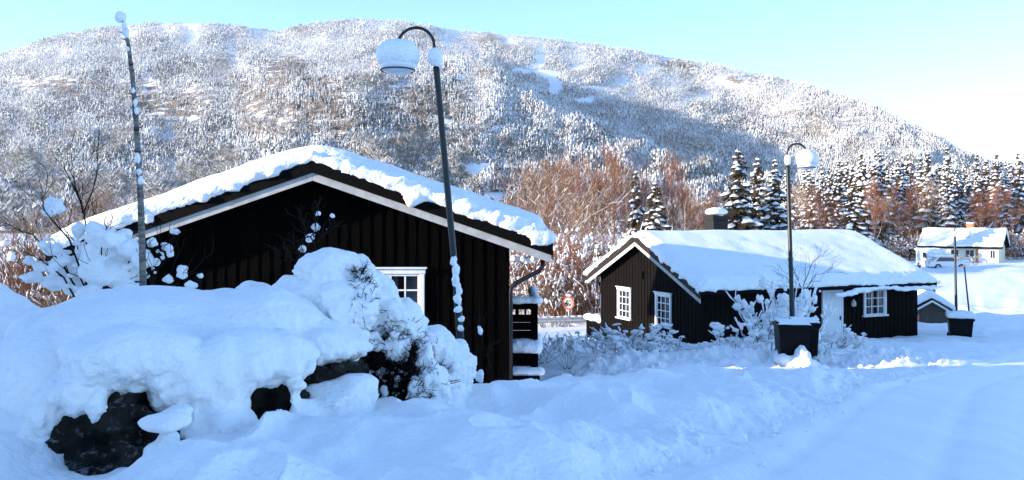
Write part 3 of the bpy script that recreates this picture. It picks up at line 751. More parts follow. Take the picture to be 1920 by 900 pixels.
# ------------------------------------------------------------------ street lamps
def street_lamp(label, base, top, side, arch_r, pole_r, globe_r, globe_h, group='street lamps along the lane', lump=(0.105, 0.14), clumps=0, seed=1):
    base = Vector(base); top = Vector(top); r = random.Random(seed)
    root = thing('street_lamp', label, 'street lamp', base, 0, group)
    d = top - base; ax = d.normalized()
    p = MB(); p.tube([(0, 0, -0.4), d * 0.3, d * 0.304, d * 0.98, d], [pole_r * 1.15, pole_r * 1.12, pole_r * 0.95, pole_r * 0.9, pole_r * 0.9], 14)
    p.build('pole', M['metal'], root, True)
    a = MB(); pts = [d, d + ax * 0.16]
    c = d + ax * 0.30 + Vector((side * arch_r, 0, 0))
    for k in range(0, 13):
        q = math.pi * k / 12.0 * 0.97; pts.append(c + Vector((-side * arch_r * math.cos(q), 0, arch_r * math.sin(q))))
    end = pts[-1]; a.tube(pts, pole_r * 0.42, 10); a.build('arm', M['metal'], root, True)
    # bowl lamp under its heap of snow
    sc = end + Vector((0, 0, -globe_h * 0.85))
    s_ = MB(); s_.lathe([(globe_r * 0.42, -0.03), (globe_r * 0.62, 0.0), (globe_r * 0.74, 0.03), (globe_r * 0.80, 0.10), (globe_r * 0.55, globe_h * 0.5), (0.05, globe_h * 0.8)], 28, sc)
    sh = s_.build('lamp_shade', M['shade'], root, True)
    rg = MB(); rr = globe_r * 0.75
    rg.tube([sc + Vector((rr * math.cos(q), rr * math.sin(q), 0.015)) for q in [2 * math.pi * k / 28 for k in range(29)]], 0.010, 5); rg.build('shade_rim', M['metal'], sh)
    sn = MB(); sn.blob(sc + Vector((0, 0, globe_h * 0.42)), (globe_r, globe_r, globe_h * 0.62), 0.06, 3, seed, 0.36)
    sn.blob(sc + Vector((0, 0, globe_h * 0.62)), (globe_r * 0.78, globe_r * 0.78, globe_h * 0.42), 0.06, 3, seed + 1, 0.2)
    remeshed(sn, 0.03, 5, ((0.25, 0.015),), 'snow_cap', M['snow'], root)
    sn = MB(); sn.blob(d + ax * (lump[1] * 0.95), (lump[0], lump[0], lump[1]), 0.10, 3, seed + 2); sn.blob(d + ax * (lump[1] * 0.35) + Vector((lump[0] * .3, 0, 0)), lump[0] * 0.7, 0.1, 2, seed + 3)
    remeshed(sn, 0.02, 3, ((0.15, 0.01),), 'snow_cap', M['snow'], root)
    if clumps:
        sn = MB()
        for k in range(clumps):
            t = 0.19 + 0.24 * (k / clumps); q = d * t
            sn.blob(q + Vector((r.uniform(-0.01, .05), -pole_r * 0.8, 0)), (r.uniform(.025, .065), 0.045, r.uniform(.035, .11)), 0.45, 2)
        remeshed(sn, 0.015, 2, ((0.08, 0.012),), 'clinging_snow', M['snow'], root)
    return root
street_lamp('tall leaning lamp in front of the near cabin, its arm curving left', (-0.66, 11.45, -2.37), (-1.084, 11.45, 2.25), -1, 0.262, 0.051, 0.325, 0.46, clumps=8, seed=3)
b2 = float(ground_z(7.02, 20.0))
street_lamp('lamp with white snow globe on its right, behind the two wheelie bins', (7.04, 20.0, b2), (6.893, 20.0, 1.467), 1, 0.24, 0.058, 0.29, 0.47, lump=(0.085, 0.14), seed=5)
b3 = float(ground_z(21.93, 39.5))
street_lamp('distant slim lamp behind the bin with the thick snow lid', (21.95, 39.5, b3), (21.86, 39.5, -0.62), 1, 0.28, 0.06, 0.27, 0.42, lump=(0.1, 0.14), seed=8)

# ------------------------------------------------------------------ bins
def wheelie_bin(label, loc, rotz, w, dep, h, lid_snow, group, big=False):
    root = thing('wheelie_bin', label, 'bin', loc, rotz, group)
    b = MB(); hw, hd = w / 2, dep / 2; t = 0.84
    lo = [(-hw * t, -hd * t), (hw * t, -hd * t), (hw * t, hd * t), (-hw * t, hd * t)]; hi = [(-hw, -hd), (hw, -hd), (hw, hd), (-hw, hd)]
    vs = [(x, y, 0.06) for x, y in lo] + [(x * 0.985, y * 0.985, h * 0.93) for x, y in hi] + [(x * 1.06, y * 1.05, h * 0.935) for x, y in hi] + [(x * 1.06, y * 1.05, h * 0.985) for x, y in hi]
    fs = [(3, 2, 1, 0)]
    for lvl in range(3):
        for k in range(4): fs.append((lvl * 4 + k, lvl * 4 + (k + 1) % 4, lvl * 4 + 4 + (k + 1) % 4, lvl * 4 + 4 + k))
    fs.append((12, 13, 14, 15)); b.add(vs, fs)
    bevel(b.build('bin_body', M['bin'], root), 0.035, 3)
    l = MB(); l.box((-hw * 1.12, -hd * 1.14, h * 0.988), (hw * 1.12, hd * 1.08, h * 1.02)); l.box((-hw * 0.92, -hd * 0.9, h * 1.0205), (hw * 0.92, hd * 0.9, h * 1.05))
    l.tube([(-hw * 0.85, -hd * 1.15, h * 1.0), (hw * 0.85, -hd * 1.15, h * 1.0)], 0.018, 8)
    lid = bevel(l.build('lid', M['bin'], root), 0.012, 2)
    hn = MB(); hn.tube([(-hw * 0.8, hd * 1.02, h * 0.93), (-hw * 0.8, hd * 1.25, h * 0.96), (hw * 0.8, hd * 1.25, h * 0.96), (hw * 0.8, hd * 1.02, h * 0.93)], 0.016, 8); hn.build('handle', M['bin'], root)
    for sx_ in (-1, 1):
        wv = MB(); wv.tube([(sx_ * hw * 0.80, hd * 0.95, 0.10), (sx_ * hw * 0.96, hd * 0.95, 0.10)], 0.10, 16); wv.build('wheel', M['tyre'], root)
    sn = MB()
    if lid_snow > 0.1:
        sn.box((-hw * 1.10, -hd * 1.1, h * 1.045), (hw * 1.10, hd * 1.06, h * 1.05 + lid_snow * 0.75))
        for k in range(7): sn.blob((random.uniform(-.8, .8) * hw, random.uniform(-.7, .7) * hd, h * 1.05 + lid_snow * 0.6), (0.2, 0.2, lid_snow * 0.55), 0.15, 2)
    else:
        sn.box((-hw * 0.95, -hd * 0.98, h * 1.051), (hw * 0.98, hd * 0.95, h * 1.051 + lid_snow)); sn.box((-hw * 1.08, -hd * 1.10, h * 1.021), (hw * 1.06, -hd * 0.93, h * 1.021 + lid_snow * 0.9))
    remeshed(sn, 0.022 if lid_snow < .1 else 0.03, 4, ((0.2, 0.012),), 'snow_cap', M['snow'], lid)
    return root
gb = float(ground_z(5.95, 16.9))
wheelie_bin('front dark grey wheelie bin of the pair, broad side to the viewer', (5.92, 16.95, -3.02), math.radians(-8), 0.63, 0.66, 0.90, 0.03, 'wheelie bins')
wheelie_bin('rear wheelie bin mostly hidden behind its neighbour, below the second lamp', (6.36, 17.42, -3.05), math.radians(-14), 0.56, 0.62, 0.91, 0.035, 'wheelie bins')
wheelie_bin('distant black bin under a thick cushion of snow', ((1800 - 960) / F * 30.0, 30.0, -4.32), math.radians(-24), 0.82, 0.85, 0.78, 0.24, 'wheelie bins')

def snow_heap(name, label, blobs, voxel, noise, group=None, smooth_it=4):
    mb = MB()
    for (u, v, Y, ru, rv, ry) in blobs: mb.blob(P(u, v, Y), (ru / F * Y, ry, rv / F * Y), 0.14, 3)
    o = remeshed(mb, voxel, smooth_it, noise, name, M['snow']); tag(o, label, 'snow heap', group); return o
snow_heap('snow_heap', 'pointed heap of ploughed snow piled against the front wheelie bin',
          [(1495, 684, 16.5, 40, 18, .28), (1505, 668, 16.5, 14, 20, .16), (1470, 678, 16.5, 20, 14, .2), (1512, 690, 16.3, 22, 16, .2), (1540, 700, 16.3, 30, 14, .3)], 0.03, ((0.3, 0.05), (0.1, 0.03)))

# slender snow poles
def stake(label, a, b, r, loc_label, snow=True):
    root = thing('marker_pole', label, 'marker pole', a)
    m_ = MB(); d = Vector(b) - Vector(a); m_.tube([d * -0.05, d * 0.5, d], [r, r * 0.95, r * 0.8], 8); m_.build('pole', M['metal'], root, True)
    m_ = MB(); m_.tube([d * 0.985, d * 1.01], r * 1.25, 8); m_.build('pole_cap', M['ochre'], root)
    return root
stake('thin dark pole leaning beside the snow covered distant bin', P(1822, 632, 31.0), P(1808, 498, 31.0), 0.032, '')

# ------------------------------------------------------------------ valley road, guard rail and speed sign
def strip_sheet(name, pts, width, zoff, m, n=3):
    V = []; k = len(pts)
    for i, (x, y) in enumerate(pts):
        x2, y2 = pts[min(i + 1, k - 1)]; x1, y1 = pts[max(i - 1, 0)]; t = Vector((x2 - x1, y2 - y1)).normalized(); nn = Vector((-t.y, t.x))
        zc_ = max(float(ground_z(x + nn.x * width * q, y + nn.y * width * q)) for q in (-0.5, 0, 0.5))
        for q in (-0.5, 0.5): V.append((x + nn.x * width * q, y + nn.y * width * q, zc_ + zoff))
    Fc = [(2 * i, 2 * i + 1, 2 * i + 3, 2 * i + 2) for i in range(k - 1)]
    o = link(name, mesh_np(name, V, Fc, [m])); o['kind'] = 'structure'; return o
strip_sheet('valley_road', [(-34 + 2.0 * i, 37.2 + 0.10 * i) for i in range(23)], 4.6, 0.02, M['road_snow'])
gr = thing('guard_rail', 'grey guard rail along the valley road below the speed sign', 'guard rail', (1.2, 40.6, -5.90))
m_ = MB(); m_.prism([(-14, 0, 0.42), (-14, -0.05, 0.48), (-14, -0.01, 0.56), (-14, -0.05, 0.64), (-14, 0, 0.70), (-14, 0.02, 0.70), (-14, 0.02, 0.42)], (26, 2.2, 0.55)); m_.build('rail', M['galv'], gr)
for k in range(13):
    x = -13.6 + 2.1 * k; m_ = MB(); m_.box((x, 0.06 + (x + 14) * 0.0846, -0.4), (x + 0.08, 0.16 + (x + 14) * 0.0846, 0.66 + (x + 14) * 0.0211)); m_.build('post', M['galv'], gr)
m_ = MB()
for k in range(70): x = -13.9 + 0.37 * k; m_.blob((x, 0.0 + (x + 14) * 0.0846, 0.725 + (x + 14) * 0.0211), (0.24, 0.07, 0.05), 0.2, 1)
remeshed(m_, 0.04, 2, (), 'snow_cap', M['snow'], gr)

SP = P(1066, 568, 42.0)
sg = thing('speed_sign', 'round red and white 40 speed limit sign on a grey post', 'sign', (SP.x, SP.y, -5.5), math.radians(-38))
hz = SP.z + 5.5
def disc(r0, r1, y0, y1, n=40):
    mb = MB(); vs = []; fs = []
    for k in range(n):
        q = 2 * math.pi * k / n
        for r, y in ((r0, y0), (r1, y0), (r1, y1), (r0, y1)): vs.append((r * math.cos(q), y, hz + r * math.sin(q)))
    for k in range(n):
        a = 4 * k; b = 4 * ((k + 1) % n)
        for j in range(4): fs.append((a + j, b + j, b + (j + 1) % 4, a + (j + 1) % 4))
    mb.add(vs, fs); return mb
disc(0.0005, 0.36, -0.02, 0.0).build('sign_plate', M['sign_white'], sg)
disc(0.265, 0.362, -0.026, -0.0205).build('red_ring', M['sign_red'], sg)
def digit(strokes, x0):
    mb = MB()
    for (ax, az, bx, bz) in strokes:
        a = Vector((x0 + ax, -0.024, hz + az)); b = Vector((x0 + bx, -0.024, hz + bz)); t = (b - a).normalized(); n_ = Vector((-t.z, 0, t.x)) * 0.032; a -= t * 0.02; b += t * 0.02
        mb.prism([a + n_, b + n_, b - n_, a - n_], (0, 0.0025, 0))
    return mb
digit([(0.09, -0.14, 0.09, 0.14), (0.09, 0.14, -0.03, -0.05), (-0.03, -0.05, 0.13, -0.05)], -0.155).build('numeral', M['sign_black'], sg)
zr = [(0.07 * math.cos(2 * math.pi * k / 14), 0.14 * math.sin(2 * math.pi * k / 14)) for k in range(15)]
mb = MB()
vs = []; 
for k in range(24):
    q = 2 * math.pi * k / 24
    for rx, rz, y in ((0.045, 0.10, -0.0235), (0.105, 0.165, -0.0235), (0.105, 0.165, -0.021), (0.045, 0.10, -0.021)): vs.append((0.105 + rx * math.cos(q), y, hz + rz * math.sin(q)))
mb.add(vs, [(4 * k + j, 4 * ((k + 1) % 24) + j, 4 * ((k + 1) % 24) + (j + 1) % 4, 4 * k + (j + 1) % 4) for k in range(24) for j in range(4)]); mb.build('numeral', M['sign_black'], sg)
m_ = MB(); m_.tube([(0, 0.04, -0.4), (0, 0.04, hz + 0.3)], 0.04, 10); m_.build('post', M['galv'], sg, True)
MB().blob((0, 0.0, hz + 0.40), (0.2, 0.07, 0.06), 0.2, 2).build('snow_cap', M['snow'], sg, True)

# ------------------------------------------------------------------ snowed-in vehicles by the cream house
def vehicle(label, loc, rotz, L_, W_, Hh, hood, van):
    root = thing('parked_van' if van else 'parked_car', label, 'van' if van else 'car', loc, rotz)
    b = MB()
    if van: prof = [(-L_ / 2, 0.35), (-L_ / 2, Hh), (L_ / 2 - 1.3, Hh), (L_ / 2 - 0.7, Hh * 0.62), (L_ / 2, Hh * 0.52), (L_ / 2, 0.35)]
    else: prof = [(-L_ / 2, 0.35), (-L_ / 2, 0.85), (-L_ / 2 + 0.35, 0.9), (-L_ / 2 + 0.85, Hh), (L_ / 2 - 1.7, Hh), (L_ / 2 - 1.0, 0.92), (L_ / 2, 0.78), (L_ / 2, 0.35)]
    b.prism([(x, -W_ / 2, z) for x, z in prof], (0, W_, 0)); body = bevel(b.build('body', M['car_white'], root), 0.06, 3)
    for sgn in (-1, 1):
        w_ = MB()
        if van: pr = [(L_ / 2 - 2.3, Hh * 0.62), (L_ / 2 - 0.85, Hh * 0.62), (L_ / 2 - 1.35, Hh * 0.92), (L_ / 2 - 2.3, Hh * 0.92)]
        else: pr = [(-L_ / 2 + 0.55, 0.92), (L_ / 2 - 1.2, 0.94), (L_ / 2 - 1.75, Hh - 0.08), (-L_ / 2 + 0.95, Hh - 0.08)]
        y = sgn * (W_ / 2 + 0.004); w_.prism([(x, y, z) for x, z in pr], (0, sgn * 0.01, 0)); w_.build('side_window', M['glass'], root)
    for sx_ in (-L_ / 2 + 0.8, L_ / 2 - 0.85):
        for sgn in (-1, 1):
            w_ = MB(); w_.tube([(sx_, sgn * (W_ / 2 - 0.18), 0.33), (sx_, sgn * (W_ / 2 + 0.02), 0.33)], 0.33, 18); w_ = w_.build('wheel', M['tyre'], root)
            MB().tube([(sx_, sgn * (W_ / 2 + 0.021), 0.33), (sx_, sgn * (W_ / 2 + 0.03), 0.33)], 0.19, 14).build('rim', M['galv'], w_)
    for sgn in (-1, 1):
        MB().box((-L_ / 2 - 0.02, sgn * W_ * 0.38 - 0.09, 0.7), (-L_ / 2 - 0.001, sgn * W_ * 0.38 + 0.09, 1.0)).build('tail_lamp', M['tail'], root)
    sn = MB(); xs = (-L_ / 2 + 0.1, L_ / 2 - 1.4) if van else (-L_ / 2 + 0.7, L_ / 2 - 1.6)
    x = xs[0]
    while x < xs[1]:
        for yy in (-0.5, 0, 0.5): sn.blob((x, yy * W_ * 0.75, Hh + 0.08), (0.45, 0.4, 0.2), 0.12, 2)
        x += 0.3
    for yy in (-0.5, 0, 0.5): sn.blob((L_ / 2 - 0.5, yy * W_ * 0.75, (0.95 if not van else Hh * 0.62)), (0.5, 0.4, 0.12), 0.12, 2)
    remeshed(sn, 0.06, 3, (), 'snow_cap', M['snow'], root)
q = P(1748, 505, 86); vehicle('white van half buried in snow in front of the cream house', (q.x, q.y, q.z), math.radians(-100), 4.6, 1.9, 2.0, 0, True)
q = P(1776, 506, 84); vehicle('white car with dark windows in the snow before the cream house', (q.x, q.y, q.z), math.radians(-10), 3.9, 1.7, 1.42, 0, False)

# ------------------------------------------------------------------ twigs, trees, shrubs
def grow(tw, rnd, p, d, length, r, depth, spread=0.6, up=0.15, seg=4, n_child=3, wob=0.12, minr=0.002, tips=None, segs=None, ratio=0.62):
    pts = [p.copy()]; rad = [r]; q = p.copy(); dd = d.normalized()
    for k in range(seg):
        dd = (dd + Vector((rnd.gauss(0, wob), rnd.gauss(0, wob), rnd.gauss(0, wob) + up * 0.3))).normalized()
        q = q + dd * (length / seg); pts.append(q.copy()); rad.append(max(minr, r * (1 - 0.62 * (k + 1) / seg)))
    tw.tube(pts, rad, 5 if r > 0.02 else 3, False)
    if segs is not None: segs.append((pts, rad))
    if depth <= 0:
        if tips is not None: tips.append((q, dd))
        return
    for c in range(n_child):
        t = rnd.uniform(0.3, 1.0) if c else 1.0
        i = min(seg - 1, int(t * seg)); base = pts[i].lerp(pts[i + 1], min(1, t * seg - i)) if t < 1 else pts[-1]
        ax = Vector((rnd.gauss(0, 1), rnd.gauss(0, 1), rnd.gauss(0, 1))); ax = (ax - dd * ax.dot(dd)).normalized()
        nd = (dd + ax * spread * rnd.uniform(0.6, 1.3) + Vector((0, 0, up))).normalized()
        grow(tw, rnd, base, nd, length * rnd.uniform(ratio - 0.12, ratio + 0.12), max(minr, rad[i] * 0.65), depth - 1, spread, up, max(2, seg - 1), n_child, wob, minr, tips, segs, ratio)

def spruce_meshes(seed, H=12.0, R=2.2, levels=26, snowy=0.8, per=9):
    """a trunk, the drooping boughs and the snow they carry"""
    r = random.Random(seed); tr = MB(); nd = MB(); sn = MB()
    tr.tube([(0, 0, -0.5), (0, 0, H * 0.5), (0, 0, H * 0.99)], [0.17, 0.10, 0.02], 7)
    for k in range(levels):
        t = (k + r.uniform(0, 0.9)) / levels
        lmax = R * (1 - t) ** 0.80 * (0.55 + 0.45 * min(1, t * 6)) + 0.10
        for j in range(max(4, int(per * (1 - 0.5 * t)))):
            if r.random() < 0.14: continue
            h = H * (0.06 + 0.93 * min(1, t + r.uniform(-0.022, 0.022)))
            a = 2 * math.pi * (j + r.uniform(-.35, .35)) / max(4, int(per * (1 - 0.5 * t))) + k * 1.9
            l = lmax * r.choice((r.uniform(0.45, 0.8), r.uniform(0.75, 1.2))); w = 0.17 + 0.20 * l * r.uniform(0.7, 1.2); dr = r.uniform(0.12, 0.75) * (1.0 - 0.35 * t)
            ca, sa = math.cos(a), math.sin(a); n = 5; vs = []; sv = []
            ph = r.uniform(0, 6)
            for i in range(n):
                q = i / (n - 1); rad = l * (0.05 + 0.95 * q); z = h - dr * l * (q ** 1.2) + 0.12 * l * max(0, q - 0.7) 
                ww = w * (0.35 + 1.15 * q * (1.25 - q)) * (1 + 0.35 * math.sin(ph + 5.1 * i)) * (0.18 if i == n - 1 else 1)
                for sdd in (-1, 0, 1):
                    dz = -0.42 * ww * abs(sdd) - (0.05 * r.random())
                    vs.append((rad * ca - sdd * ww * sa, rad * sa + sdd * ww * ca, z + dz))
            fs = []
            for i in range(n - 1):
                for c in range(2): fs.append((3 * i + c, 3 * i + c + 1, 3 * i + c + 4, 3 * i + c + 3))
            nd.add(vs, fs)
            # hanging twig fringe
            for i in range(1, n - 1):
                for sdd in (0, 2):
                    p_ = vs[3 * i + sdd]; o_ = vs[3 * (i + 1) + sdd]; hg = r.uniform(0.12, 0.34) * (0.5 + w)
                    nd.add([p_, o_, ((p_[0] + o_[0]) / 2, (p_[1] + o_[1]) / 2, min(p_[2], o_[2]) - hg)], [(0, 1, 2)])
            if r.random() < snowy:
                q0 = r.uniform(0.15, 0.45); q1 = r.uniform(0.8, 1.08); m_n = 4; sv = []
                for i in range(m_n):
                    q = q0 + (q1 - q0) * i / (m_n - 1); rad = l * (0.05 + 0.95 * q); z = h - dr * l * (q ** 1.2) + 0.12 * l * max(0, q - 0.7)
                    th = (0.05 + 0.10 * r.random() + 0.04 * l) * (0.45 if i in (0, m_n - 1) else 1); ww = w * r.uniform(0.55, 1.0) * (0.4 if i in (0, m_n - 1) else 1)
                    for sdd, up in ((-1, 0.0), (-0.5, 0.8), (0, 1.0), (0.5, 0.8), (1, 0.0)):
                        sv.append((rad * ca - sdd * ww * sa, rad * sa + sdd * ww * ca, z + 0.03 - 0.40 * ww * abs(sdd) + th * up))
                fs = [(5 * i + c, 5 * i + c + 1, 5 * i + c + 6, 5 * i + c + 5) for i in range(m_n - 1) for c in range(4)]
                fs += [tuple(range(4, -1, -1)), tuple(range(5 * (m_n - 1), 5 * m_n))]
                sn.add(sv, fs)
    return tr.mesh('trunk', M['bark'], True), nd.mesh('crown', M['needle']), sn.mesh('snow_load', M['snow_far'], True)

def bare_meshes(seed, H=12.0, crown=0.36, depth=4, bark='bark_pale', twig='twig_red', snow=0.35, n_lead=7, spread=0.5, up=0.28, fine=0.010):
    r = random.Random(seed); tr = MB(); tw = MB(); sn = MB(); segs = []
    base = Vector((0, 0, -0.4)); pts = [base]; rad = [0.13 * H / 12]
    for k in range(1, 9): pts.append(Vector((r.gauss(0, 0.05) * k ** .5, r.gauss(0, 0.05) * k ** .5, H * 0.92 * k / 8))); rad.append(0.13 * H / 12 * (1 - 0.9 * k / 8) + 0.012)
    tr.tube(pts, rad, 7, False)
    nb = n_lead * 4
    for j in range(nb):
        t = 0.18 + 0.80 * j / nb; i = min(7, int(t * 8)); p = pts[i].lerp(pts[i + 1], t * 8 - i)
        a = j * 2.399 + r.uniform(-.4, .4); el = 0.45 + 0.75 * t + r.uniform(-.2, .2)
        d = Vector((math.cos(a) * math.cos(el), math.sin(a) * math.cos(el), math.sin(el)))
        grow(tw, r, p, d, H * crown * (1.15 - 0.75 * t) * r.uniform(0.55, 1.0), 0.035 * (1.2 - t) * H / 12 + 0.008, depth - 1, spread, up, 3, 3, 0.13, fine, None, segs, 0.66)
    for pts_, rad_ in segs:
        d = pts_[-1] - pts_[0]
        if abs(d.z) / (d.length + 1e-6) < 0.86 and r.random() < snow * (1.6 if rad_[0] > 0.018 else 0.75):
            k = len(pts_); sn.tube([p + Vector((0, 0, rad_[i] * 0.8 + 0.012)) for i, p in enumerate(pts_)], [rad_[i] * 0.8 + 0.007 for i in range(k)], 4, False)
    return tr.mesh('trunk', M[bark], True), tw.mesh('crown', M[twig]), sn.mesh('snow_load', M['snow_far'])

def shrub_meshes(seed, H=2.5, stems=14, spread=0.9, twig='twig_tan', clumps=60, cs=0.10, depth=3, fine=0.006, sub=1, snow='snow_far', along=0.16):
    r = random.Random(seed); tw = MB(); sn = MB(); tips = []; segs = []
    for k in range(stems):
        a = r.uniform(0, 6.283); tilt = r.uniform(0.05, spread)
        d = Vector((math.cos(a) * math.sin(tilt), math.sin(a) * math.sin(tilt), math.cos(tilt)))
        p = Vector((math.cos(a) * r.uniform(0, .3) * H * .5, math.sin(a) * r.uniform(0, .3) * H * .5, -0.2))
        grow(tw, r, p, d, H * r.uniform(0.45, 0.7), fine * 2.6, depth - 1, 0.55, 0.22, 3, 3, 0.12, fine, tips, segs, 0.6)
    allp = [p for pts, _ in segs for p in pts[1:]]
    for pts, rad in segs:                       # snow lying along the branches
        if r.random() < along:
            k = len(pts); w_ = [cs * r.uniform(0.12, 0.34) for _ in pts]; w_[0] *= 0.4; w_[-1] *= 0.7
            sn.tube([p + Vector((0, 0, w_[i] * 0.5)) for i, p in enumerate(pts)], w_, 5, True)
    for k in range(clumps):
        p = r.choice(allp) if r.random() < 0.5 else r.choice(tips)[0]
        s_ = cs * (0.35 + 1.0 * r.random() ** 2)
        sn.blob(p + Vector((0, 0, s_ * 0.2)), (s_ * r.uniform(.7, 1.2), s_ * r.uniform(.7, 1.2), s_ * r.uniform(.7, 1.25)), 0.45, sub, None, 0.1)
    return tw.mesh('branches', M[twig]), sn.mesh('snow_load', M[snow], True)

def plant(name, label, cat, meshes, parts, loc, rotz, sc, group):
    root = thing(name, label, cat, loc, rotz, group); root.scale = sc if hasattr(sc, '__len__') else (sc, sc, sc)
    for p, me in zip(parts, meshes): link(p, me, root)
    return root
TREE = ('trunk', 'crown', 'snow_load')
def gz(x, y): return float(ground_z(x, y))
def at(u, Y, name, label, cat, meshes, parts, sc, group, rz=None, sink=0.0):
    x = (u - 960) / F * Y
    return plant(name, label, cat, meshes, parts, (x, Y, gz(x, Y) - sink), random.uniform(0, 6.28) if rz is None else rz, sc, group)

SPR = [spruce_meshes(100 + k, 12.0, R, lv, sn_, per) for k, (R, lv, sn_, per) in enumerate(((2.5, 32, .55, 11), (2.2, 34, .78, 10), (1.9, 32, .84, 10), (2.3, 30, .86, 10)))]
RED = [bare_meshes(200 + k, 12.0, 0.36, 5, 'bark_pale', 'twig_red', 0.08, 8, 0.42, 0.40, 0.006) for k in range(3)]
TAN = [bare_meshes(220 + k, 11.0, 0.44, 5, 'bark_pale', 'twig_tan', 0.26, 8, 0.50, 0.22, 0.006) for k in range(3)]
SHR = [shrub_meshes(300 + k, 2.6, 24, 0.7, tw_, cl, 0.095, 4, 0.006, along=0.05) for k, (tw_, cl) in enumerate((('twig_tan', 60), ('twig_red', 34), ('twig_tan', 100), ('twig_red', 26)))]

# the spruces and birches between the two cabins
at(1192, 84, 'spruce_tree', 'dark narrow spruce left of its snow laden twin behind the second cabin', 'tree', SPR[0], TREE, (0.8, 0.8, 1.0), None)
at(1228, 80, 'spruce_tree', 'spruce bearing big snow clumps rising between red birches behind the second cabin', 'tree', SPR[0], TREE, (1.1, 1.1, 0.88), None)
at(1385, 76, 'spruce_tree', 'broad dark spruce just right of the chimney, tallest of the three there', 'tree', SPR[0], TREE, (1.35, 1.35, 1.04), None)
at(1421, 79, 'spruce_tree', 'middle spruce of the three right of the chimney', 'tree', SPR[0], TREE, (1.05, 1.05, 0.98), None)
at(1453, 78, 'spruce_tree', 'thin spruce left of the second lamp pole with its trunk showing', 'tree', SPR[1], TREE, (1.15, 1.15, 0.93), None)
at(1602, 96, 'spruce_tree', 'dark snow hung spruce standing forward behind the hump of the second cabin roof', 'tree', SPR[0], TREE, (1.0, 1.0, 0.86), None)
at(1027, 72, 'birch_tree', 'wide bare tree with snowy twisted boughs right of the near cabin roof', 'tree', TAN[0], TREE, (1.25, 1.25, 0.95), None)
at(1262, 90, 'birch_tree', 'slim rust coloured birch right of the snow clumped spruce', 'tree', RED[0], TREE, (0.75, 0.75, 1.0), None)
at(1150, 92, 'birch_tree', 'rust coloured birch left of the two spruces behind the second cabin', 'tree', RED[1], TREE, (1.2, 1.2, 1.12), None)
GB = 'bare trees in the valley between the cabins'
r = random.Random(12)
for k, (u, Y, sc) in enumerate(((985, 86, 1.0), (1008, 96, 1.15), (1048, 88, 1.15), (1066, 95, 1.05), (1092, 82, .85), (1112, 88, 1.0), (1128, 97, 1.05), (1172, 96, 1.1), (1205, 99, .95), (1282, 98, .85), (1300, 104, .8), (1322, 108, .8), (1342, 104, .75), (966, 100, .9), (1248, 104, .9))):
    src = (RED if k % 3 != 1 else TAN)[k % 3]
    at(u, Y, 'birch_tree', 'bare red or tan twigged tree in the valley thicket between the cabins', 'tree', src, TREE, (sc * r.uniform(.75, 1.0),) * 2 + (sc * r.uniform(.78, .94),), GB)
# the snowy wood on the right
GW = 'spruces of the wood on the right'
for k in range(150):
    Y = 128 + 62 * (k % 37) / 37.0 + r.uniform(-6, 6) if k < 115 else r.uniform(112, 132)
    u = 1478 + (k * 61.8034 % 100) / 100 * 470 + r.uniform(-8, 8)
    h = r.uniform(0.95, 1.35) * (1.22 if Y > 150 else 1.0) * (1 if u > 1560 else 0.9)
    at(u, Y, 'spruce_tree', 'snow laden spruce in the wood on the right', 'tree', SPR[(k * 7 + k // 5) % 3 + 1], TREE, (h * r.uniform(.8, 1.1),) * 2 + (h,), GW)
GR = 'birches along the edge of the right hand wood'
for k, u in enumerate((1500, 1535, 1560, 1640, 1665, 1688, 1705, 1722, 1745, 1838, 1870, 1905, 1655, 1700)):
    Y = r.uniform(108, 122); sc = r.uniform(0.6, 0.85)
    at(u, Y, 'birch_tree', 'bare reddish birch at the edge of the wood on the right', 'tree', (RED[k % 3] if k % 4 else TAN[k % 3]), TREE, (sc * r.uniform(.8, 1.1),) * 2 + (sc,), GR)
# shrubs
GS = 'snow tufted shrubs of the valley thicket'
for k in range(62):
    Y = r.uniform(43, 70); u = r.uniform(945, 1210) if k < 44 else r.uniform(1000, 1130)
    sc = r.uniform(0.75, 1.35) * (1 + (Y - 43) / 60)
    at(u, Y, 'valley_shrub', 'snow tufted shrub in the thicket beyond the valley road', 'shrub', SHR[k % 4], ('branches', 'snow_load'), (sc, sc, sc * r.uniform(.85, 1.2)), GS, sink=0.1)
GL = 'snow tufted shrubs left of the near cabin'
for k in range(40):
    Y = r.uniform(24, 60); u = r.uniform(-30, 190); sc = r.uniform(0.7, 1.2) * (0.65 + Y / 60)
    at(u, Y, 'hedge_shrub', 'snow tufted bare shrub beyond the left end of the near cabin', 'shrub', SHR[(k * 3) % 4], ('branches', 'snow_load'), sc, GL, sink=0.1)
GF = 'bare trees on the flat left of the near cabin'
for k in range(34):
    Y = r.uniform(95, 260); u = r.uniform(-40, 430); sc = r.uniform(0.5, 0.85)
    at(u, Y, 'birch_tree', 'frosted bare tree on the flat behind the left end of the near cabin', 'tree', TAN[k % 3], TREE, (sc * 1.3, sc * 1.3, sc), GF)
GH = 'frosty bushes around the cream house'
for k, (u, Y) in enumerate(((1720, 108), (1735, 112), (1895, 106), (1908, 104), (1922, 108), (1880, 112), (1700, 104), (1690, 108), (1676, 104), (1903, 112), (1828, 92), (1795, 91))):
    at(u, Y, 'garden_bush', 'frosty bush near the cream house', 'shrub', SHR[(k * 5) % 4], ('branches', 'snow_load'), r.uniform(0.6, 1.3) if k < 10 else 0.4, GH)

# ------------------------------------------------------------------ the snowed-in boulders and bushes in front
def px(mb, spec, amp=0.14, sub=3):
    for (u, v, Y, ru, rv, ry) in spec: mb.blob(P(u, v, Y), (ru / F * Y, ry, rv / F * Y), amp, sub)

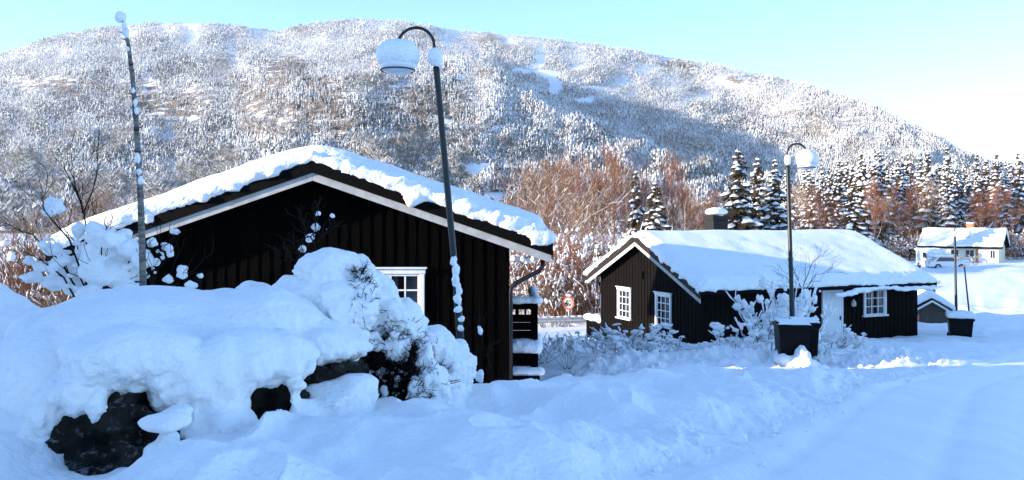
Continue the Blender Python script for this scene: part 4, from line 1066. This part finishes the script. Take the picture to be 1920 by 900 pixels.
def boulder(label, spec, seed):
    mb = MB(); px(mb, spec, 0.3, 3); c = P(*spec[0][:3])
    def edit(V, N):
        k = fbm(V[:, 0] / .22, V[:, 1] / .22, V[:, 2] / .16, seed, 4)
        return V + N * (0.09 * np.abs(k) - 0.03 + 0.025 * np.sign(vnoise(V[:, 0] / .12, V[:, 1] / .12, V[:, 2] / .08, seed + 3)))[:, None]
    o = remeshed(mb, 0.022, 1, (), 'boulder', M['rock'], None, edit); return tag(o, label, 'boulder', None)
boulder('big black boulder jutting out under the lip of snow at lower left', [(230, 830, 5.80, 145, 125, .50), (160, 872, 5.6, 78, 62, .42), (310, 850, 5.7, 62, 90, .4), (230, 880, 5.5, 125, 52, .35)], 5)
boulder('dark boulder showing through the middle of the snow mound', [(500, 775, 6.45, 75, 85, .36), (535, 740, 6.5, 40, 50, .3)], 9)
boulder('narrow dark ledge of rock in the slot left of the bush', [(610, 702, 7.0, 80, 34, .35)], 13)

mb = MB()
px(mb, [(230, 660, 6.5, 190, 105, .75), (390, 645, 6.8, 200, 98, .75), (300, 605, 7.4, 200, 62, .6), (90, 750, 6.1, 140, 130, .65), (10, 850, 5.7, 100, 130, .5),
        (500, 640, 7.1, 130, 105, .6), (430, 585, 7.7, 120, 42, .4), (160, 655, 7.0, 130, 78, .7), (40, 720, 6.8, 80, 80, .5),
        (235, 672, 5.66, 118, 58, .34), (340, 705, 5.75, 62, 72, .26), (405, 735, 5.85, 70, 100, .34), (460, 675, 6.05, 85, 62, .34), (530, 675, 6.3, 60, 52, .3),
        (118, 765, 5.60, 44, 62, .3), (150, 740, 5.5, 44, 40, .24), (185, 765, 5.42, 16, 36, .10), (75, 810, 5.55, 46, 50, .25),
        (425, 800, 5.75, 55, 55, .30), (375, 815, 5.66, 26, 50, .2), (465, 850, 5.7, 90, 34, .34), (395, 860, 5.5, 60, 40, .25), (570, 790, 6.2, 42, 50, .25), (556, 728, 6.1, 20, 18, .1), (546, 755, 6.05, 12, 14, .06), (500, 822, 6.1, 30, 18, .2),
        (462, 770, 5.98, 14, 28, .07), (440, 745, 5.9, 20, 30, .1), (590, 640, 7.1, 95, 44, .5), (625, 742, 6.7, 75, 32, .45), (660, 735, 6.8, 50, 40, .35), (620, 800, 6.6, 90, 50, .5), (700, 830, 6.9, 90, 40, .5),
        (40, 900, 5.3, 110, 70, .4)])
def shaggy(V, N):
    k = np.clip(1.1 - N[:, 2] * 1.3, 0, 1)
    return V + N * (k * (0.05 * fbm(V[:, 0] / .13, V[:, 1] / .13, V[:, 2] / .16, 91, 3) + 0.030 * fbm(V[:, 0] / .07, V[:, 1] / .07, V[:, 2] / .30, 93, 2) + 0.024 * fbm(V[:, 0] / .045, V[:, 1] / .045, V[:, 2] / .05, 95, 2)))[:, None]
o = remeshed(mb, 0.024, 6, ((0.8, 0.06), (0.3, 0.018)), 'snow_mound', M['snow'], None, shaggy)
tag(o, 'great rounded mound of snow burying the boulders at lower left', 'snow mound')
MOUND = o
mb = MB(); px(mb, [(312, 792, 5.10, 48, 20, .10), (335, 772, 5.2, 26, 12, .1), (300, 850, 5.12, 28, 26, .08), (315, 825, 5.16, 18, 22, .08), (282, 860, 5.08, 14, 14, .06)], 0.2)
o = remeshed(mb, 0.016, 3, ((0.12, 0.012),), 'snow_patch', M['snow'], None); tag(o, 'small shelf of snow stuck to the face of the black boulder', 'snow patch')

# the big bush bent under snow
def twig_cloud(tw, rnd, c, rad, n, l=(0.12, 0.35), r0=0.004, out=0.5):
    for k in range(n):
        d = Vector((rnd.gauss(0, 1), rnd.gauss(0, 1), rnd.gauss(0, 1))).normalized(); q = rnd.random() ** 0.4
        p = c + Vector((d.x * rad[0], d.y * rad[1], d.z * rad[2])) * q
        e = (d * out + Vector((rnd.gauss(0, .5), rnd.gauss(0, .5), rnd.gauss(0, .5) + 0.1))).normalized(); L_ = rnd.uniform(*l)
        m1 = p + e * L_ * 0.5 + Vector((rnd.gauss(0, .02), rnd.gauss(0, .02), rnd.gauss(0, .02))); m2 = p + e * L_
        tw.tube([p, m1, m2], [r0 * 1.5, r0, r0 * 0.5], 3, False)
        if rnd.random() < 0.6:
            e2 = (e + Vector((rnd.gauss(0, .6), rnd.gauss(0, .6), rnd.gauss(0, .6)))).normalized(); tw.tube([m1, m1 + e2 * L_ * 0.4], [r0 * 0.8, r0 * 0.4], 3, False)
bush = thing('garden_bush', 'big bush bowed under heavy snow with dark twigs showing in its gaps', 'bush', P(745, 800, 8.0))
BL = Vector(bush.location)
rb = random.Random(21); tw = MB()
twig_cloud(tw, rb, P(738, 690, 7.95), (.25, .20, .42), 2600, (0.06, 0.16), 0.004, 0.1)
twig_cloud(tw, rb, P(755, 765, 7.9), (.34, .22, .22), 1600, (0.06, 0.16), 0.004, 0.1)
twig_cloud(tw, rb, P(675, 540, 7.58), (.08, .10, .24), 190, (0.06, 0.16), 0.0026, 0.5)
twig_cloud(tw, rb, P(745, 700, 7.62), (.24, .12, .38), 420, (0.07, 0.17), 0.0026, 0.3)
twig_cloud(tw, rb, P(790, 720, 7.50), (.14, .1, .16), 90, (0.07, 0.16), 0.0026, 0.5)
for k in range(26):
    a = rb.uniform(0, 6.28); p0 = P(745, 810, 7.95) + Vector((math.cos(a) * .12, math.sin(a) * .12, 0)); d = Vector((math.cos(a) * .6, math.sin(a) * .5, 1.0))
    grow(tw, rb, p0, d, rb.uniform(.35, .5), 0.016, 2, 0.6, 0.1, 4, 3, 0.12, 0.004)
mb = MB()
px(mb, [(622, 522, 7.7, 58, 62, .36), (585, 560, 7.6, 60, 55, .4), (640, 580, 7.5, 62, 62, .36), (665, 520, 7.8, 40, 40, .3), (560, 600, 7.5, 75, 55, .45), (520, 560, 7.9, 50, 22, .25), (478, 545, 7.9, 30, 12, .2),
        (705, 580, 8.0, 45, 62, .3), (712, 562, 8.1, 32, 34, .28), (750, 614, 8.2, 52, 48, .4), (798, 668, 8.3, 62, 56, .42), (845, 705, 8.3, 44, 64, .36), (850, 664, 8.4, 30, 30, .3),
        (635, 645, 7.3, 50, 46, .34), (700, 640, 7.55, 18, 18, .10), (745, 650, 7.65, 24, 28, .12), (812, 735, 7.65, 34, 60, .22), (778, 745, 7.5, 18, 34, .10), (720, 735, 7.5, 10, 14, .06), (800, 680, 7.7, 20, 34, .14), (838, 770, 7.85, 42, 52, .3),
        (690, 775, 7.25, 40, 28, .22), (790, 812, 7.75, 34, 24, .2), (862, 760, 8.2, 30, 60, .3), (640, 800, 7.0, 70, 40, .4), (872, 820, 8.1, 45, 30, .4), (735, 600, 7.9, 30, 40, .2)], 0.22)
for k in range(110):                       # smaller clods caught among the twigs
    a = rb.uniform(0, 6.28); q = rb.uniform(0.62, 1.08); u = 755 + 95 * q * math.cos(a); v = 715 + 98 * q * math.sin(a); s_ = rb.uniform(2.5, 9)
    px(mb, [(u, v, rb.uniform(7.5, 7.75) + 0.3 * abs(u - 755) / 95, s_ * rb.uniform(.7, 1.5), s_ * rb.uniform(.7, 1.4), s_ / 190)], 0.4, 1)
px(mb, [(700, 735, 7.62, 16, 12, .08), (728, 762, 7.6, 20, 15, .10), (748, 780, 7.55, 22, 14, .10), (714, 702, 7.66, 10, 13, .07), (765, 800, 7.5, 20, 12, .1)], 0.3)
for k in range(80):
    s_ = rb.uniform(1.8, 5.5); px(mb, [(rb.uniform(690, 775), rb.uniform(690, 800), rb.uniform(7.6, 7.75), s_ * rb.uniform(.8, 1.6), s_, s_ / 190)], 0.4, 1)
for k in range(60):
    u = rb.uniform(585, 700); v = np.interp(u, [585, 620, 660, 700], [520, 470, 490, 540]) + rb.uniform(0, 60); s_ = rb.uniform(4, 12)
    px(mb, [(u, v, rb.uniform(7.45, 7.7), s_, s_, s_ / 190)], 0.4, 1)
mb.v = [tuple(Vector(v) - BL) for v in mb.v]
bs = remeshed(mb, 0.017, 2, ((0.35, 0.05), (0.12, 0.02)), 'snow_load', M['snow'], bush, shaggy)
# twigs standing out of the snow all over its dark side
cand = []
for vt in bs.data.vertices:
    if vt.normal.y > -0.15: continue
    w_ = vt.co + BL; u = 960 + F * w_.x / w_.y; v = VH - F * w_.z / w_.y
    k = math.exp(-((u - 745) / 62) ** 2 - ((v - 700) / 95) ** 2) + 0.8 * math.exp(-((u - 678) / 22) ** 2 - ((v - 545) / 55) ** 2) + 0.5 * math.exp(-((u - 800) / 40) ** 2 - ((v - 760) / 45) ** 2)
    if k > 0.25: cand.append((k, vt.co.copy(), vt.normal.copy()))
for n_ in range(900):
    k, c, nn = rb.choice(cand)
    if rb.random() > k: continue
    c = c + BL; d = (nn * rb.uniform(.2, 1.0) + Vector((rb.gauss(0, .8), rb.gauss(0, .4), rb.gauss(0, .7)))).normalized(); L_ = rb.uniform(.05, .15)
    m1 = c + d * L_ * .5 + Vector((rb.gauss(0, .008), rb.gauss(0, .008), rb.gauss(0, .008))); tw.tube([c - nn * 0.03, m1, c + d * L_], [.0034, .0028, .0016], 3, False)
    for q in range(2):
        e2 = (d + Vector((rb.gauss(0, .7), rb.gauss(0, .5), rb.gauss(0, .7)))).normalized(); tw.tube([m1, m1 + e2 * L_ * rb.uniform(.3, .6)], [.0022, .0014], 3, False)
tw.v = [tuple(Vector(v) - BL) for v in tw.v]; tw.build('branches', M['twig'], bush)

# stems drawn through picture points at one distance, with side twigs and snow clumps
def px_shrub(name, label, cat, Y, stems, clumps, seed, kids=6, kl=0.35, r0=0.012, twig='twig', vox=0.018, group=None, depth=1, jit=0.12):
    rnd = random.Random(seed); tw = MB(); root = thing(name, label, cat, P(stems[0][0][0], stems[0][0][1], Y), 0, group); o0 = Vector(root.location)
    for st in stems:
        dy = rnd.uniform(-jit, jit); pts = [P(u, v, Y + dy * (0.3 + i / len(st))) - o0 for i, (u, v) in enumerate(st)]
        fine = []
        for a, b in zip(pts[:-1], pts[1:]):
            for k in range(3): fine.append(a.lerp(b, k / 3.0) + Vector((rnd.gauss(0, .006), rnd.gauss(0, .01), rnd.gauss(0, .006))))
        fine.append(pts[-1]); n = len(fine)
        rad = [r0 * (1 - 0.75 * i / (n - 1)) for i in range(n)]; tw.tube(fine, rad, 5, True)
        for k in range(kids):
            i = rnd.randrange(n // 5, n - 1); dd = (fine[i + 1] - fine[i]).normalized()
            e = (dd + Vector((rnd.gauss(0, .7), rnd.gauss(0, .5), rnd.gauss(0, .5) + .2))).normalized()
            grow(tw, rnd, fine[i], e, kl * rnd.uniform(.4, 1.1), rad[i] * 0.6, depth, 0.7, 0.15, 3, 2, 0.15, 0.0035)
    tw.build('branches', M[twig], root)
    if clumps:
        sn = MB(); tv = np.array(tw.v)
        for (u, v, ru, rv) in clumps:
            dy = rnd.uniform(-.05, .35); c = P(u, v, Y + dy) - o0
            if ru < 14:                            # every small clump sits on a branch
                c = Vector(tv[int(np.argmin(((tv - np.array(c)) ** 2).sum(1)))]) + Vector((0, 0, rv / F * Y * 0.5))
            sn.blob(c, (ru / F * Y, (ru + rv) / 2 / F * Y, rv / F * Y), 0.3, 2 if ru < 8 else 3, None, 0.15)
        remeshed(sn, vox, 2, ((0.12, 0.014),), 'snow_load', M['snow'], root)
    return root
rnd = random.Random(33)
cl = [(100, 388, 20, 17), (92, 398, 16, 10), (185, 440, 26, 24), (205, 452, 26, 22), (160, 470, 18, 22), (245, 470, 22, 22), (268, 488, 18, 18), (120, 500, 26, 22), (190, 510, 36, 30), (225, 515, 30, 26), (140, 535, 30, 20),
      (100, 470, 14, 12), (80, 500, 18, 12), (255, 515, 22, 16), (285, 470, 9, 9), (298, 490, 12, 9), (170, 548, 26, 14), (60, 520, 22, 12), (215, 480, 26, 20), (150, 445, 12, 16), (235, 440, 14, 12), (175, 480, 24, 22), (105, 530, 24, 16), (240, 540, 26, 12)]
cl += [(rnd.gauss(185, 75), rnd.gauss(495, 32), rnd.uniform(5, 12), rnd.uniform(4, 10)) for _ in range(60)] + [(rnd.uniform(285, 335), rnd.uniform(445, 520), rnd.uniform(2.5, 5), rnd.uniform(2.5, 5)) for _ in range(20)]
px_shrub('garden_shrub', 'tall bare shrub with long curving stems and snow clumps left of the birch', 'shrub', 10.2,
         [[(172, 575), (165, 480), (158, 400), (180, 330), (186, 240)], [(158, 400), (142, 350), (128, 305)], [(160, 575), (115, 490), (60, 440), (3, 416)], [(175, 575), (130, 450), (85, 395), (72, 333)],
          [(200, 580), (190, 510), (192, 450), (203, 415)], [(215, 580), (245, 500), (290, 470), (336, 448)], [(240, 580), (300, 535), (345, 515), (392, 507)], [(150, 580), (120, 520), (80, 490), (40, 470)], [(180, 580), (150, 520), (145, 460), (120, 430)], [(230, 585), (270, 520), (300, 500), (330, 462)]],
         cl, 3, 8, 0.40, 0.014, 'twig', 0.02, None, 1)
px_shrub('twig_plant', 'small twiggy shoot with snow tufts poking from the top of the bush', 'shrub', 7.95,
         [[(600, 500), (592, 450), (590, 415), (592, 388)], [(592, 460), (572, 430), (560, 405)], [(593, 455), (615, 432), (634, 412)], [(575, 500), (548, 485), (520, 474)], [(590, 440), (560, 452), (545, 455)], [(575, 505), (560, 470), (535, 478)]],
         [(592, 392, 4, 4), (588, 420, 5, 6), (594, 430, 8, 9), (620, 425, 5, 5), (583, 440, 5, 4), (590, 456, 10, 7), (570, 462, 6, 5), (575, 480, 8, 8), (606, 412, 3, 3), (598, 404, 3, 4), (612, 437, 3, 3)], 5, 9, 0.16, 0.008, 'twig', 0.012, None, 1, 0.05)
px_shrub('twig_plant', 'few dry stems with one snow ball at the foot of the near cabin corner', 'shrub', 11.2,
         [[(905, 770), (912, 735), (914, 700), (918, 640)], [(930, 765), (925, 700), (905, 640), (895, 600)], [(940, 770), (945, 720), (960, 690)], [(900, 775), (880, 690), (890, 660), (925, 645)], [(935, 770), (938, 740), (930, 715)], [(915, 770), (890, 740), (880, 730)], [(890, 780), (870, 770), (860, 755)], [(950, 775), (938, 750), (936, 730)]],
         [(914, 712, 9, 15), (892, 632, 5, 8), (930, 745, 5, 4), (900, 750, 7, 5), (878, 622, 3, 4)], 8, 5, 0.22, 0.008, 'twig', 0.014, None, 1)
px_shrub('twig_plant', 'lone thin weed stalk standing in the snow left of the second cabin bushes', 'plant', 16.8, [[(1153, 700), (1154, 670), (1153, 642)], [(1153, 675), (1156, 660)]], [(1153, 668, 2.5, 3), (1153, 650, 2.5, 3)], 9, 3, 0.06, 0.010, 'twig', 0.015)
px_shrub('twig_plant', 'short stalk poking out of the mound right of the birch', 'plant', 7.6, [[(354, 552), (354, 540), (353, 530)]], [(371, 543, 12, 10)], 10, 0, 0.1, 0.006, 'twig', 0.014)

# young birch pole with a snow ball on its tip
bt = thing('birch_sapling', 'slender branchless birch with a ball of snow on its broken top', 'tree', P(268, 560, 8.6)); o0 = Vector(bt.location)
m_ = MB(); m_.tube([P(u, v, 8.6) - o0 for u, v in ((268, 580), (268, 520), (266, 440), (263, 360), (259, 290), (254, 210), (248, 140), (240, 80), (231, 38))], [.040, .035, .034, .032, .030, .026, .023, .020, .015], 12)
rr = random.Random(2)
for k in range(22):
    v = rr.uniform(60, 500); u = np.interp(v, [40, 120, 260, 430, 545], [232, 246, 257, 265, 268]); c = P(float(u), v, 8.6) - o0; sgn = rr.choice((-1, 1)); m_.tube([c, c + Vector((sgn * rr.uniform(.035, .06), rr.uniform(-.03, .03), 0.02))], [0.012, 0.004], 5)
m_.build('trunk', M['birch'], bt, True)
sn = MB(); sn.blob(P(226, 32, 8.6) - o0, (.058, .055, .062), 0.15, 3)
for (u, v, ru, rv) in ((233, 52, 4, 14), (237, 62, 4, 10), (254, 192, 4, 8), (256, 208, 4, 8), (259, 297, 5, 9), (261, 322, 5, 8), (264, 338, 5, 9), (240, 92, 3, 5), (250, 170, 3, 6)): sn.blob(P(u, v, 8.58) - o0, (ru / F * 8.6, .03, rv / F * 8.6), 0.3, 2)
sn.build('clinging_snow', M['snow'], bt, True)

# bushes in front of the second cabin
SB = [shrub_meshes(400 + k, 1.5, 12, 1.0, 'twig', 75, 0.10, 3, 0.006, 2, 'snow', 0.6) for k in range(3)]
for (u, v, Y, sc, sz, lab) in ((1190, 668, 21.5, 1.25, 0.58, 'leftmost of the snow heavy bushes under the second cabin gable'), (1232, 668, 21.9, 1.0, 0.45, 'bush with dark gaps under the right gable window of the second cabin'),
                               (1290, 672, 21.6, 0.85, 0.42, 'low bush before the corner of the second cabin'), (1405, 664, 20.2, 1.15, 0.66, 'large snow laden bush left of the wheelie bins'),
                               (1440, 655, 21.0, 1.0, 1.0, 'tall snow laden bush beneath the second lamp'), (1478, 650, 21.5, 0.8, 1.25, 'tallest snow bush rising around the second lamp pole'), (1560, 650, 22.3, 0.75, 0.42, 'snowy bush in front of the white door'), (1590, 655, 22.8, 0.55, 0.32, 'tiny bush right of the white door'),
                               (1066, 664, 19.6, 0.42, 0.5, 'small twiggy bush in the snow between the cabins'), (1018, 650, 21.5, 0.6, 0.45, 'small bush beside the deck of the near cabin'), (1120, 662, 23.5, 0.5, 0.4, 'small bush at the foot of the second cabin deck')):
    p = P(u, v, Y)
    plant('garden_bush', lab, 'bush', SB[int(u) % 3], ('branches', 'snow_load'), (p.x, Y, min(p.z, gz(p.x, Y) + 0.15) - 0.05), random.uniform(0, 6.28), (sc, sc, sz), None)
px_shrub('garden_sapling', 'bare many branched sapling beside the second lamp pole', 'tree', 22.5,
         [[(1492, 640), (1500, 560), (1510, 520), (1512, 470)], [(1500, 560), (1475, 520), (1445, 505)], [(1503, 555), (1530, 515), (1560, 510)], [(1500, 570), (1470, 545), (1430, 540)], [(1508, 530), (1525, 490), (1540, 478)], [(1505, 545), (1488, 505), (1480, 485)], [(1498, 580), (1455, 560), (1440, 570)]],
         [(1496, 592, 10, 9), (1520, 503, 4, 4), (1465, 560, 8, 7), (1480, 575, 12, 10), (1450, 550, 6, 5), (1500, 560, 5, 6), (1475, 590, 14, 10)], 14, 9, 0.42, 0.012, 'twig', 0.03, None, 1, 0.3)
# crumbs of snow thrown up along the lane's edge and the drive
mb = MB(); rc = random.Random(77)
for k in range(420):
    if k < 230: y = rc.uniform(4.5, 15); x = float(road_edge(y)) + rc.gauss(-0.05, 0.22)
    else: x = rc.uniform(0.3, 9.5); y = 15.9 + 0.14 * x + rc.gauss(0, 0.35)
    s_ = 0.012 + 0.045 * rc.random() ** 3
    mb.blob((x, y, gz(x, y) + (0.075 if x > road_edge(y) else 0.0) + s_ * 0.2), (s_ * rc.uniform(.8, 1.6), s_ * rc.uniform(.8, 1.4), s_), 0.4, 1)
o = mb.build('snow_crumbs', M['snow']); tag(o, 'crumbs of ploughed snow scattered along the edge of the lane', 'snow', None, 'stuff')
def haze(density):
    o = MB().box((-4300, -4300, -52), (4300, 4400, 700)).build('haze', []) ; o.data.materials.clear()
    m = bpy.data.materials.new('thin_winter_air'); m.use_nodes = True; nt = m.node_tree; nt.nodes.clear()
    out = nt.nodes.new('ShaderNodeOutputMaterial'); v = nt.nodes.new('ShaderNodeVolumePrincipled')
    v.inputs['Color'].default_value = (0.93, 0.96, 1.0, 1); v.inputs['Density'].default_value = density; v.inputs['Anisotropy'].default_value = 0.0
    nt.links.new(v.outputs[0], out.inputs['Volume']); o.data.materials.append(m); tag(o, None, None, None, 'stuff')
haze(0.00006)
#@@NEXT
